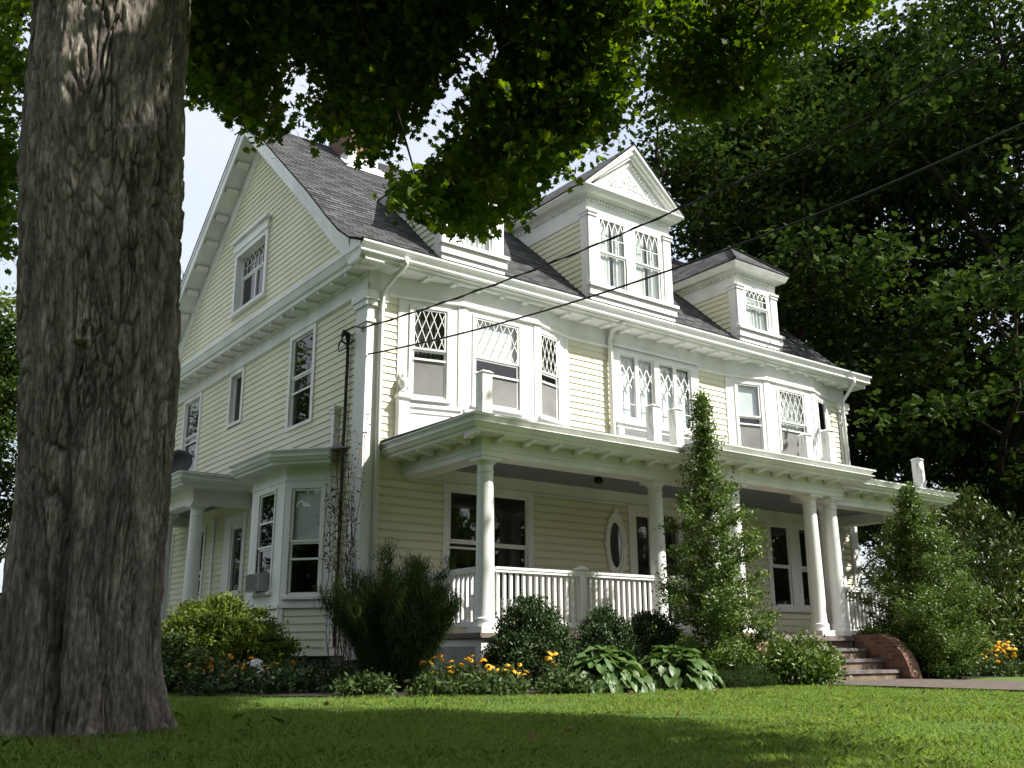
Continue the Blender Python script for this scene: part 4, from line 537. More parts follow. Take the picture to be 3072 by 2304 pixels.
# ---- second-floor bays
def bay(P, wins, name, labels):
    m = MB(); Z0 = 3.9
    for k in range(3):
        a, b = P[k], P[k + 1]; F = frame2(a, b); L = flen(a, b); w_ = wins[k]
        m.holeboard(F, 0, L, Z0, ZF0, (w_[0], w_[1], w_[2], w_[3]), -.02, .02)
        pz0, pz1 = Z0 + .02, 4.60
        m.holeboard(F, .08, L - .08, pz0, pz1, (.18, L - .18, pz0 + .2, pz1 - .1), .02, .035)
        m.fbox(F, .02, L - .02, 4.60, 4.66, .02, .06)
        m.fbox(F, 0, .09, Z0, ZF0, .02, .034); m.fbox(F, L - .09, L, Z0, ZF0, .02, .034)
    m.build(name, WHITE, house)
    for k in range(3):
        a, b = P[k], P[k + 1]; F = frame2(a, b); s0, s1, z0, z1, mt, br, kw = wins[k]
        window(F, s0, s1, z0, z1, mt, house, casing=.055, cd_=.04, bar=br, label=labels[k], **kw)
dk = dict(pattern='diamond', nx=3.7, nz=1.75, screen=5.5, curtain='reflection')  # grey sheet behind these panes imitates their reflection
bay(BL, [(.265, .915, 4.80, 6.43, 5.66, 5.48, dict(dk)), (.255, 1.265, 4.80, 6.43, 5.66, 5.38, dict(pattern='diamond', nx=5.2, nz=1.75, shade=5.68, screen=5.36)), (.07, .66, 4.80, 6.43, 5.66, 5.47, dict(dk))], 'second_floor_bay',
    ['window with clear diamond upper sash', 'wide window with white shade behind diamond upper sash', None])
bay(BR, [(.30, .95, 4.80, 6.43, 5.66, 5.48, dict(shade=5.68, screen=5.46)), (.385, 1.345, 4.80, 6.43, 5.66, 5.48, dict(pattern='diamond', nx=5, nz=1.75, screen=5.46, curtain=True)), (.2, .71, 4.80, 6.43, 5.66, 5.47, dict(screen=5.4))], 'second_floor_bay',
    ['window with plain shaded upper sash', 'window with diamond upper sash and pale curtain', None])
# ---- centre double window
m = MB(); m.holeboard(FF, 5.66, 8.2, 4.86, 6.62, (5.84, 7.96, 5.13, 6.5), 0, .06)
m.fbox(FF, 6.82, 6.98, 5.13, 6.5, -.02, .075); m.fbox(FF, 5.62, 8.24, 4.98, 5.06, .06, .15); m.fbox(FF, 5.66, 8.2, 4.90, 4.98, .06, .11)
for xx in (5.7, 8.1): m.fbox(FF, xx - .02, xx + .12, 4.74, 4.90, .0, .14)
m.fbox(FF, 5.66, 8.2, 3.95, 4.86, 0, .02)
for (a, b) in ((5.84, 6.82), (6.98, 7.96)): m.fbox(FF, (a + b) / 2 - .05, (a + b) / 2 + .05, 5.13, 6.5, 0, .045)
m.build('window_surround', WHITE, house)
for (a, b) in ((5.84, 6.82), (6.98, 7.96)):
    c = (a + b) / 2; o = window(FF, a, b, 5.13, 6.5, 5.14, house, casing=0, shade=5.2, curtain=False)
    p = MB()
    for (l, r) in ((a + .04, c - .05), (c + .05, b - .04)):
        diamonds(p, FF, (l, r, 5.80, 6.38), 2, 1.5, .014, .02); mid = (l + r) / 2
        p.ribbon(FF, [(mid, 5.18), (mid, 5.86)], .018, .014, .026); p.ribbon(FF, [(l, 5.45), (r, 5.45)], .016, .014, .025)
    p.build('muntins', WHITE, o)
# ---- side-wall windows
for i, (a, b, c, d, mt, br) in enumerate(SIDE_WIN):
    window(FS, a, b, c, d, mt or c + .02, house, casing=.11, cd_=.04, deep=.03 if i != 1 else .08, bar=br, sill=False, curtain=False)
for (a, b, c, d, mt) in LOW_WIN: window(FS, a, b, c, d, mt, house, casing=.10, cd_=.04, bar=mt - .15)
o = window(FS, 4.80, 6.46, 8.04, 9.40, 8.88, house, pattern='arch', nx=7, casing=.12, cd_=.06, deep=.12, head=.22, mull=None, label='attic gable window with arched muntins')
m = MB(); m.fbox(FS, 5.60, 5.66, 8.06, 8.86, -.14, -.10); m.build('muntins', WHITE, o)
# ---- dormers
def zroof(y): return np.interp(y, [p[0] for p in RP[:7]], [p[1] for p in RP[:7]])
def yroof(z): return float(np.interp(z, [p[1] for p in RP[:7]], [p[0] for p in RP[:7]]))
YD = .30
def dormer(x0, x1, z0, zc0, zc1, wins, mid, hip, label):
    FD = Frame((0, YD), (1, 0), (0, -1)); FL = Frame((x0, 0), (0, 1), (-1, 0)); FR = Frame((x1, 0), (0, 1), (1, 0))
    zw = zc0 - (.34 if not hip else .30)
    m = MB()
    hx0, hx1, hz0, hz1 = wins[0][0], wins[-1][1], wins[0][2], wins[0][3]
    m.holeboard(FD, x0, x1, z0 - .25, zc0, (hx0, hx1, hz0, hz1), -.06, .0)
    if len(wins) > 1: m.fbox(FD, wins[0][1], wins[1][0], hz0, hz1, -.06, .02)
    for xx in (x0, x1 - .20): m.fbox(FD, xx - .012, xx + .212, z0, zw, 0, .035); m.fbox(FD, xx - .035, xx + .235, zw - .09, zw - .02, 0, .06); m.fbox(FD, xx - .05, xx + .25, zw - .02, zw + .03, 0, .085)
    m.fbox(FD, x0 - .06, x1 + .06, z0 - .06, z0 + .12, 0, .09); m.fbox(FD, x0 - .09, x1 + .09, z0 + .12, z0 + .19, 0, .14); m.fbox(FD, x0 - .03, x1 + .03, z0 - .25, z0 - .06, 0, .05)
    for F in (FL, FR):
        ye = lambda z: yroof(z) + .1
        m.hexa([F.P(YD + .004, z0 - .3, -.004), F.P(YD + .22, z0 - .3, -.004), F.P(YD + .22, z0 - .3, .03), F.P(YD + .004, z0 - .3, .03), F.P(YD + .004, zw - .12, -.004), F.P(YD + .22, zw - .12, -.004), F.P(YD + .22, zw - .12, .03), F.P(YD + .004, zw - .12, .03)])
        m.prism([F.P(YD + .003, zw - .12, 0), F.P(ye(zw - .12), zw - .12, 0), F.P(ye(zc0), zc0, 0), F.P(YD + .003, zc0, 0)], F.n * .028)
        m.fbox(F, YD - .03, YD + .25, zw - .09, zw - .02, .0, .052); m.fbox(F, YD - .05, YD + .27, zw - .02, zw + .03, .0, .07)
        n = int((yroof(zc0) - YD) / .09)
    base = m.build('dormer', WHITE, house); base['label'] = label
    for F in (FL, FR): s = MB(); siding(s, F, z0 - .3, zw - .1, YD + .2, lambda z: yroof(z) + .05); s.build('clapboard_siding', SIDING, base)
    # cornice with dentils
    c = MB(); ov = .27; yb = yroof(zc1) + .2
    c.sweep([(x0, yb), (x0, YD), (x1, YD), (x1, yb)], [(0, zc0), (.06, zc0), (.09, zc0 + .05), (.2, zc0 + .06), (ov, zc1 - .03), (ov, zc1), (0, zc1)])
    for k in range(int((x1 - x0) / .085)): c.fbox(FD, x0 + .03 + k * .085, x0 + .075 + k * .085, zc0 - .075, zc0 - .005, .001, .05)
    for F in (FL, FR):
        for k in range(int((yroof(zc0) - YD) / .085)): c.fbox(F, YD + .03 + k * .085, YD + .075 + k * .085, zc0 - .075, zc0 - .005, .03, .075)
    c.build('cornice', WHITE, base)
    r = MB(); e0, e1 = x0 - ov - .02, x1 + ov + .02; yf = YD - ov - .01; xm = (x0 + x1) / 2
    def slope(pts, u):  # quad with uv
        r.face(pts, u)
    if not hip:
        za = zc1 + 1.40; zt = zc1 + .02
        for (xa, sgn) in ((e0, 1), (e1, -1)):
            L = math.hypot(xm - xa, za - zt)
            r.face([(xa, yf, zt), (xa, yroof(zt) + .3, zt), (xm, yroof(za) + .3, za), (xm, yf, za)], [(0, 0), (3, 0), (4.5, L), (0, L)])
            r.face([(xa, yf, zt - .04), (xm, yf, za - .04), (xm, yf, za), (xa, yf, zt)], [(0, 0)] * 4)
        r.build('dormer_roof', ROOF, base, recalc=False)
        p = MB()    # pediment: tympanum, raking mouldings, dentils
        p.prism([(x0 - .03, YD, zc1), (x1 + .03, YD, zc1), (xm, YD, za - .22)], (0, -.05, 0))
        for (xa, sgn) in ((e0 + .015, 1), (e1 - .015, -1)):
            ux, uz = (xm - xa), (za - zt); L = math.hypot(ux, uz); dn = Vector((ux, 0, uz)) / L; nn = Vector((uz * (1 if sgn > 0 else -1), 0, -abs(ux))) / L
            A = Vector((xa, yf + .012, zt - .035)); B_ = Vector((xm, yf + .012, za - .04))
            for (o0, o1, y0, y1) in ((0, .07, 0, .26), (.07, .15, .05, .26), (.15, .22, .12, .26)):
                q = [A + nn * o0, B_ + Vector((0, 0, -o0 * L / abs(ux))), B_ + Vector((0, 0, -o1 * L / abs(ux))), A + nn * o1 + dn * .0]
                q = [Vector((v.x, v.y + y0, v.z)) for v in q]; q[3].z = max(q[3].z, zc1 + .001); q[0].z = max(q[0].z, zc1 + .001)
                p.prism([tuple(v) for v in q], (0, y1 - y0, 0))
            k = .25
            while k < L - .12:
                v = A + dn * k + nn * .27; v.y = YD - .05; p.hexa([tuple(v + dn * a + nn * b + Vector((0, c_, 0))) for c_ in (-.05, 0) for a, b in ((0, 0), (.045, 0), (.045, .05), (0, .05))]); k += .085
        ped = p.build('pediment', WHITE, base)
        q = MB(); rnd = random.Random(4)      # carved scroll relief
        for (cx_, cz_, s_) in ((0, .42, 1), (-.22, .27, -1), (.22, .27, 1), (-.45, .2, 1), (.45, .2, -1), (0, .2, 1)):
            pts = []
            for t in range(16):
                an = t * .5 * s_ + 1.2; rd = .12 * (1 - t / 19); pts.append((xm + cx_ + rd * math.cos(an), YD - .055, zc1 + .12 + cz_ + rd * math.sin(an)))
            q.tube(pts, [.022 * (1 - t / 24) for t in range(16)], 6)
        q.tube([(xm - .6, YD - .055, zc1 + .25), (xm - .3, YD - .055, zc1 + .32), (xm, YD - .055, zc1 + .36), (xm + .3, YD - .055, zc1 + .32), (xm + .6, YD - .055, zc1 + .25)], .02, 6)
        q.build('carved_relief', WHITE, base, smooth=True)
    else:
        zt = zc1 + .02; za = zc1 + .92; ya = yf + 1.02
        for (xa, sgn) in ((e0, 1), (e1, -1)):
            L = math.hypot(xm - xa, za - zt); r.face([(xa, yf, zt), (xa, yroof(zt) + .3, zt), (xm, yroof(za) + .3, za), (xm, ya, za)], [(0, 0), (3, 0), (3.8, L), (1.02, L)])
            r.face([(xa, yf, zt - .03), (xa, yf, zt), (xa, yroof(zt) + .3, zt), (xa, yroof(zt) + .3, zt - .03)], [(0, 0)] * 4)
        r.face([(e0, yf, zt), (e1, yf, zt), (xm, ya, za)], [(0, 0), (e1 - e0, 0), ((e1 - e0) / 2, 1.37)]); r.face([(e0, yf, zt - .03), (e1, yf, zt - .03), (e1, yf, zt), (e0, yf, zt)], [(0, 0)] * 4)
        r.build('dormer_roof', ROOF, base, recalc=False)
        h = MB()
        for xa in (e0, e1): h.tube([(xa, yf, zt + .015), (xm, ya, za + .015)], .035, 6)
        h.build('hip_cap', ROOF, base)
    for (a, b, c_, d_, mt, nx) in wins:
        window(FD, a, b, c_, d_, mt, base, pattern='arch', nx=nx, casing=.05, cd_=.03, deep=.0, curtain='parted' if len(wins) > 1 else True, sill=False)
dormer(1.66, 3.08, 7.86, 9.42, 9.64, [(1.93, 2.81, 8.08, 9.08, 8.68, 5)], 0, True, 'small dormer half hidden by maple leaves')
dormer(5.38, 7.86, 7.86, 10.08, 10.26, [(5.66, 6.46, 8.10, 9.68, 8.86, 4), (6.72, 7.52, 8.10, 9.68, 8.86, 4)], 0, False, 'large central dormer with carved pediment')
dormer(10.12, 11.60, 7.86, 9.42, 9.64, [(10.40, 11.26, 8.08, 9.10, 8.66, 5)], 0, True, 'small hipped dormer beside the trees')
# ---- chimney
m = MB(); boxuv(m, 1.70, 4.5, 11.9, 2.46, 5.55, 13.35); boxuv(m, 1.64, 4.44, 13.35, 2.52, 5.61, 13.5); ch = m.build('chimney', BRICK, house)
m = MB(); m.box(1.685, 4.485, 11.2, 2.475, 5.56, 11.92); m.build('whitewashed_base', WASH, ch)
m = MB(); m.hexa([(1.55, 4.25, 11.33), (2.62, 4.25, 11.33), (2.62, 4.6, 11.63), (1.55, 4.6, 11.63), (1.55, 4.25, 11.38), (2.62, 4.25, 11.38), (2.62, 4.6, 11.69), (1.55, 4.6, 11.69)]); m.build('flashing', GUTTER, ch)
# ---- downpipes, service mast
def downpipe(pts, name='downpipe', r=.042, mat=WHITE):
    m = MB(); m.tube(pts, r, 8); return m.build(name, mat, house, smooth=True)
downpipe([(.40, -.56, 7.10), (.40, -.56, 6.98), (.33, -.45, 6.86), (.22, -.18, 6.62), (.2, -.13, 6.5), (.2, -.11, 6.3), (.2, -.10, .4)])
downpipe([(5.56, -.5, 7.0), (5.54, -.16, 6.9), (5.54, -.10, 6.7), (5.54, -.10, 4.72), (5.56, -.16, 4.62)], r=.055)
downpipe([(13.36, -.56, 7.10), (13.36, -.54, 6.95), (13.42, -.16, 6.62), (13.42, -.11, 6.4), (13.42, -.10, 3.9)])
mst = downpipe([(-.07, .60, 5.82), (-.06, .61, 5.4), (-.075, .59, 5.0), (-.06, .62, 4.5), (-.08, .60, 4.0), (-.065, .63, 3.4), (-.07, .61, 2.8), (-.06, .64, 1.8), (-.07, .63, .6)], 'service_conduit', .03, TWIG)
m = MB(); m.tube([(-.07, .6, 5.8), (-.08, .6, 5.92), (-.16, .58, 5.94), (-.2, .58, 5.86)], [.04, .055, .055, .03], 8)
m.tube([(-.18, .58, 5.88), (-.22, .66, 5.7), (-.18, .72, 5.62), (-.12, .55, 5.66), (-.1, .3, 5.74)], .014, 5); m.tube([(-.18, .56, 5.86), (-.25, .45, 5.9), (-.16, .2, 5.95), (-.1, .0, 5.86)], .012, 5)
m.tube([(-.18, .6, 5.86), (-.22, .55, 5.76), (-.14, .5, 5.7), (-.1, .62, 5.74)], .02, 5); m.build('service_head', BLACK, mst)
m = MB(); m.lathe([(.03, 0), (.045, .03), (.03, .06), (.045, .09), (.03, .12)], (-.05, .1, 5.84), 10); m.build('insulator', WHITE, mst)
# ================================================================= FRONT PORCH
PO = [(.72, 0), (.72, -2.40), (5.03, -2.40), (5.03, -3.0), (8.83, -3.0), (8.83, -2.40), (12.93, -2.40), (12.93, 0)]
ZC, ZSO, ZG0, ZG1 = 3.36, 3.64, 3.77, 3.87
CORN = [(0, ZSO), (.34, ZSO), (.35, 3.68), (.39, 3.695), (.43, 3.752), (.45, 3.756), (.45, ZG0), (.405, 3.778), (.405, 3.80), (.425, 3.83), (.465, 3.85), (.475, 3.852), (.475, ZG1), (0, ZG1 + .01)]
m = MB()
m.sweep(PO, [(-.36, ZC), (0, ZC), (0, ZSO), (-.36, ZSO)]); m.sweep(PO, [(0, 3.45), (.012, 3.45), (.022, 3.47), (.022, 3.485), (0, 3.49)])
m.build('porch_beam', WHITE, house)
m = MB(); m.sweep(PO, CORN); pc = m.build('porch_cornice', WHITE, house)
def corbel():
    b = MB(); b.prism([(-.045, -.15, 0), (-.045, .15, 0), (-.045, .15, -.075), (-.045, .07, -.08), (-.045, -.01, -.05), (-.045, -.09, -.045), (-.045, -.15, -.025)], (.09, 0, 0)); return b
cb = corbel(); first = None
def put(b, par, loc, rz=0):
    global first
    if first is None or first.parent is not par: first = b.build('bracket', WHITE, par); o = first
    else: o = copy_obj(first, par)
    o.location = loc; o.rotation_euler = (0, 0, rz); return o
for x in list(np.arange(.42, 4.7, .53)) + list(np.arange(9.35, 13.2, .53)): put(cb, pc, (x, -2.57, ZSO - .001))
for x in np.arange(5.2, 8.8, .515): put(cb, pc, (x, -3.17, ZSO - .001))
for y in np.arange(-2.1, -.2, .53): put(cb, pc, (.55, y, ZSO - .001), -math.pi / 2); put(cb, pc, (13.1, y, ZSO - .001), math.pi / 2)
m = MB()   # low metal-covered roof
def deck(x0, x1, y0, y1, z0, z1): m.hexa([(x0, y0, z0 - .012), (x1, y0, z0 - .012), (x1, y1, z1 - .012), (x0, y1, z1 - .012), (x0, y0, z0), (x1, y0, z0), (x1, y1, z1), (x0, y1, z1)])
deck(.25, 13.40, -2.87, .0, 3.884, 3.93); deck(4.57, 9.29, -3.47, -2.87, 3.884, 3.90)
m.build('porch_roof', METAL, house)
m = MB(); m.box(.80, -2.3, 3.585, 12.85, -.01, 3.60); m.box(5.2, -2.9, 3.588, 8.7, -2.3, 3.603); m.build('porch_ceiling', CEIL, house)
m = MB(); m.sweep([(.8, 0), (13.3, 0)], [(0, 3.33), (.05, 3.33), (.05, 3.36), (.03, 3.37), (.03, 3.584), (0, 3.584)]); m.build('porch_wall_frieze', WHITE, house)
m = MB(); m.lathe([(.05, 0), (.07, -.02), (.09, -.08), (.06, -.11), (.02, -.12)], (4.3, -1.0, 3.584), 12); m.build('porch_lamp', BLACK, house, smooth=True)
FO = [(.66, 0), (.66, -2.46), (4.97, -2.46), (4.97, -3.02), (8.89, -3.02), (8.89, -2.46), (12.99, -2.46), (12.99, 0)]
m = MB()
for (x0, x1, y0) in ((.66, 12.99, -2.46), (4.97, 8.89, -3.02)): m.box(x0, y0, .70, x1, (0 if y0 > -2.5 else -2.46), .77)
m.build('porch_floor', DECK, house)
m = MB(); m.sweep(FO, [(-.08, .58), (-.05, .58), (-.05, .698), (-.08, .698)])
for (x, y) in ((.70, -2.42), (4.86, -2.42), (8.9, -2.42), (12.85, -2.42)): m.box(x, y, -.05, x + .14, y + .14, .58)
m.build('porch_skirt', WHITE, house)
def lattice(F, s0, s1, z0, z1, label=None):
    m = MB()
    sp = .075; r = (s0, s1, z0, z1); k = -int((z1 - z0) / sp) - 2
    while k * sp < (s1 - s0) + (z1 - z0):
        q = clipline((s0 + k * sp, z0), (s0 + k * sp + (z1 - z0), z1), r)
        if q: m.ribbon(F, q, .036, .0, .008)
        q = clipline((s0 + k * sp, z1), (s0 + k * sp + (z1 - z0), z0), r)
        if q: m.ribbon(F, q, .036, .009, .017)
        k += 1
    m.build('lattice_panel', LATT, house)
lattice(Frame((.73, 0), (0, 1), (-1, 0)), -2.28, -.05, .02, .58)
lattice(Frame((0, -2.40), (1, 0), (0, -1)), .84, 4.86, .02, .58); lattice(Frame((0, -2.40), (1, 0), (0, -1)), 9.04, 12.85, .02, .58)
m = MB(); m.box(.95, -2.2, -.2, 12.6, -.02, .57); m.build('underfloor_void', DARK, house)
# ---- columns
def colprof(h): return [(.170, 0), (.170, .05), (.165, .06), (.172, .085), (.168, .115), (.148, .13), (.139, .16), (.139, h * .33), (.133, h * .6), (.121, h - .26), (.121, h - .235), (.133, h - .225), (.133, h - .205), (.121, h - .195), (.121, h - .12), (.138, h - .10), (.165, h - .065), (.172, h - .055)]
def column(x, y, z0, z1, label=None, proto=[None]):
    h = z1 - z0
    if proto[0] is None:
        m = MB(); m.lathe(colprof(h), (0, 0, 0), 32); c = m.build('column', WHITE, house, smooth=True); me = c.data
        bm = bmesh.new(); bm.from_mesh(me)
        for (a, b, s) in ((-.09, 0, .19), (h - .055, h - .001, .185)):
            bmesh.ops.create_cube(bm, size=1, matrix=Matrix.Translation((0, 0, (a + b) / 2)) @ Matrix.Diagonal((2 * s, 2 * s, b - a, 1)))
        bm.to_mesh(me); bm.free()
        for p in me.polygons: p.use_smooth = len(p.vertices) == 4 and abs(p.normal.z) < .9 and not (abs(abs(p.normal.x) - 1) < .001 and p.area > .015 and abs(p.center.z - 1.2) > 1.0)
        me.set_sharp_from_angle(angle=R_(32))
        proto[0] = (c, h); c.location = (x, y, z0)
    else:
        c = copy_obj(proto[0][0], house); c.location = (x, y, z0); c.scale = (1, 1, h / proto[0][1])
    if label: c['label'] = label
    return c
column(.92, -2.20, .86, ZC, 'left corner porch column')
for (x, y) in ((4.53, -2.20), (5.22, -2.80), (5.84, -2.80), (8.02, -2.80), (8.65, -2.80), (9.33, -2.20), (12.72, -2.20)): column(x, y, .86, ZC)
m = MB()   # engaged wall pilasters at the porch ends
for x in (12.62,): m.fbox(FF, x, x + .26, .77, ZC, 0, .12); m.fbox(FF, x - .02, x + .28, ZC - .12, ZC, 0, .15)
m.build('wall_pilaster', WHITE, house)
# ---- railings
def railing(a, b, label=None, newels=(), z=.77):
    F = frame2(a, b); L = flen(a, b); m = MB()
    m.fbox(F, 0, L, z + .885, z + .925, -.05, .05); m.fbox(F, 0, L, z + .925, z + .965, -.06, .06); m.fbox(F, 0, L, z + .10, z + .17, -.03, .03)
    rl = m.build('railing', WHITE, house)
    if label: rl['label'] = label
    n = max(1, int(round(L / .122))); bp = None
    for k in range(n):
        s = (k + .5) * L / n
        if any(abs(s - q) < .09 for q in newels): continue
        if bp is None:
            q = MB(); q.fbox(F, -.022, .022, .17, .885, -.022, .022); bp = q.build('baluster', WHITE, rl); o = bp
            bp.data.transform(Matrix.Translation((-a[0], -a[1], 0)))
        else: o = copy_obj(bp, rl)
        o.location = F.P(s, z, 0)
    for q_ in newels:
        q = MB(); q.fbox(F, q_ - .055, q_ + .055, z, z + .99, -.055, .055); q.fbox(F, q_ - .085, q_ + .085, z + .99, z + 1.02, -.085, .085)
        p = F.P(q_, 0); q.hexa([F.P(q_ - .075, z + 1.02, -.075), F.P(q_ + .075, z + 1.02, -.075), F.P(q_ + .075, z + 1.02, .075), F.P(q_ - .075, z + 1.02, .075), F.P(q_ - .02, z + 1.05, -.02), F.P(q_ + .02, z + 1.05, -.02), F.P(q_ + .02, z + 1.05, .02), F.P(q_ - .02, z + 1.05, .02)])
        q.build('newel_post', WHITE, rl)
railing((.92, -.04), (.92, -2.03)); railing((1.09, -2.20), (4.36, -2.20), newels=(1.70,)); railing((8.76, -2.68), (9.24, -2.30))
railing((9.50, -2.20), (12.55, -2.20)); railing((12.72, -2.03), (12.72, -.12)); railing((4.64, -2.3), (5.11, -2.68))
# ---- walls behind the porch: windows, oval window, entrance
m = MB(); m.fbox(FF, 2.45, 2.62, 1.38, 3.28, -.03, .048); m.build('window_mullion', WHITE, house)
m = MB(); m.fbox(FF, 11.06, 11.18, 1.36, 3.33, -.03, .043); m.build('window_mullion', WHITE, house)
window(FF, 1.68, 2.46, 1.38, 3.24, 2.36, house, casing=.12, bar=2.25, curtain=False); window(FF, 2.61, 3.41, 1.38, 3.24, 2.34, house, casing=.12, curtain=False)
window(FF, 10.28, 10.94, 1.48, 3.26, 2.35, house, casing=.13, bar=None, screen=False); window(FF, 11.30, 11.98, 1.48, 3.26, 2.35, house, casing=.13, bar=2.28)
cx_, cz_ = 5.55, 2.52
def ell(a, b, n=40): return [(cx_ + a * math.cos(2 * math.pi * k / n), cz_ + b * math.sin(2 * math.pi * k / n)) for k in range(n)]
m = MB()
for (a0, b0, a1, b1, d0, d1) in ((.155, .44, .21, .54, 0, .062), (.20, .53, .265, .63, 0, .082)):
    i_, o_ = ell(a0, b0), ell(a1, b1)
    for k in range(40):
        j = (k + 1) % 40; m.hexa([FF.P(*i_[k], d0), FF.P(*i_[j], d0), FF.P(*o_[j], d0), FF.P(*o_[k], d0), FF.P(*i_[k], d1), FF.P(*i_[j], d1), FF.P(*o_[j], d1), FF.P(*o_[k], d1)])
for sz in (1, -1): m.fbox(FF, cx_ - .05, cx_ + .05, cz_ + sz * .64 - .06, cz_ + sz * .64 + .06, 0, .10)
for sx in (1, -1): m.fbox(FF, cx_ + sx * .26 - .04, cx_ + sx * .26 + .04, cz_ - .05, cz_ + .05, 0, .095)
ov = m.build('oval_window', WHITE, house)
m = MB(); m.face([FF.P(x, z, .050) for x, z in ell(.165, .455)]); m.build('pane', GLASS, ov, recalc=False)
m = MB(); m.face([FF.P(x, z, .044) for x, z in ell(.17, .46)]); m.build('room_interior', DARK, ov, recalc=False)
m = MB(); m.holeboard(FF, 5.92, 7.95, .77, 3.33, (6.12, 7.75, .77, 3.2), -.1, .06)
m.fbox(FF, 6.62, 6.70, .77, 3.2, -.08, .05); m.fbox(FF, 7.32, 7.40, .77, 3.2, -.08, .05); m.holeboard(FF, 6.12, 6.62, .77, 3.2, (6.18, 6.56, 1.2, 3.14), -.08, .0); m.holeboard(FF, 7.40, 7.75, .77, 3.2, (7.46, 7.69, 1.2, 3.14), -.08, .0)
dr = m.build('front_door', WHITE, house)
m = MB(); m.holeboard(FF, 6.70, 7.32, .78, 3.2, (6.82, 7.20, 1.5, 3.05), -.07, -.03); m.build('door_leaf', noisy('dark_door_paint', (.03, .025, .02), (.06, .05, .04), 4, .4), dr)
m = MB(); m.face([FF.P(6.12, .78, -.06), FF.P(7.75, .78, -.06), FF.P(7.75, 3.2, -.06), FF.P(6.12, 3.2, -.06)]); m.build('pane', GLASS, dr, recalc=False)
m = MB(); m.box(6.12, .2, .78, 7.75, .9, 3.2); m.build('room_interior', DARK, dr)
# ---- posts left over from the roof balustrade
def post(x, y, z0, z1, w_=.092, label=None):
    m = MB(); m.box(x - w_ - .03, y - w_ - .03, z0, x + w_ + .03, y + w_ + .03, z0 + .06); m.box(x - w_, y - w_, z0 + .06, x + w_, y + w_, z1 - .04)
    m.hexa([(x - w_ - .02, y - w_ - .02, z1 - .04), (x + w_ + .02, y - w_ - .02, z1 - .04), (x + w_ + .02, y + w_ + .02, z1 - .04), (x - w_ - .02, y + w_ + .02, z1 - .04), (x - w_ + .03, y - w_ + .03, z1), (x + w_ - .03, y - w_ + .03, z1), (x + w_ - .03, y + w_ - .03, z1), (x - w_ + .03, y + w_ - .03, z1)])
    o = m.build('roof_post', WEATHER, house)
    if label: o['label'] = label
post(.88, -2.22, 3.93, 4.74, label='weathered post at the left corner of the porch roof')
for (x, y, z1) in ((4.55, -2.22, 4.74), (5.12, -2.22, 4.76), (5.20, -2.86, 4.72), (8.00, -2.86, 4.54), (8.72, -2.86, 4.72), (12.80, -2.30, 4.70)): post(x, y, 3.90, z1)
m = MB(); m.fbox(FF, .56, .76, 3.9, 4.72, .02, .16); m.fbox(FF, .53, .80, 4.72, 4.77, .02, .20); m.fbox(FF, .55, .78, 4.77, 4.80, .02, .18); hp = m.build('half_post', WHITE, house)
m = MB(); m.lathe([(.03, 0), (.075, .02), (.07, .05), (.035, .08), (.06, .12), (.095, .2), (.085, .26), (.04, .3), (.055, .32), (.02, .36), (.012, .42), (.004, .46)], (.66, -.11, 4.80), 16); m.build('urn_finial', WHITE, hp, smooth=True)
# ---- front steps with brick cheek walls
m = MB()
for k, (y1, z) in enumerate(((-3.02, .735), (-3.32, .548), (-3.63, .362), (-3.95, .178))):
    if k: m.box(5.2, y1, z - .055, 8.66, y1 + .34, z)
    else: m.box(5.15, y1 - .04, z - .055, 8.70, y1 + .1, z + .004)
st = m.build('front_steps', TREAD, house)
m = MB()
for (y1, z0, z1) in ((-2.99, .55, .68), (-3.29, .364, .492), (-3.60, .18, .306), (-3.92, 0, .122)):
    boxuv(m, 5.22, y1, z0 - (.06 if z0 else .1), 8.64, y1 + .3, z1)
m.build('brick_risers', noisy('tan_riser', (.12, .085, .06), (.22, .16, .115), 7, .85, bmp=.3), st)
def cheek(x0, x1):
    m = MB(); n = 14; pr = [(-3.02, .79), (-3.35, .79)]
    for k in range(n + 1):
        t = k / n * math.pi / 2; pr.append((-3.48 - .66 * math.sin(t), .79 - .86 * (1 - math.cos(t)) ** .95))
    pr = [(y, max(z, -.1)) for y, z in pr]; arc = 0
    for k in range(len(pr) - 1):
        (ya, za), (yb, zb) = pr[k], pr[k + 1]; L = math.hypot(yb - ya, zb - za)
        m.face([(x0 - .012, ya, za), (x1 + .012, ya, za), (x1 + .012, yb, zb), (x0 - .012, yb, zb)], [(0, arc), (.4, arc), (.4, arc + L), (0, arc + L)])
        for x in (x0, x1): m.face([(x, ya, -.1), (x, yb, -.1), (x, yb, zb), (x, ya, za)], [(ya, -.1), (yb, -.1), (yb, zb), (ya, za)])
        arc += L
    return m.build('cheek_wall', BRICK, house, recalc=False)
cheek(8.68, 8.98); cheek(4.88, 5.18)
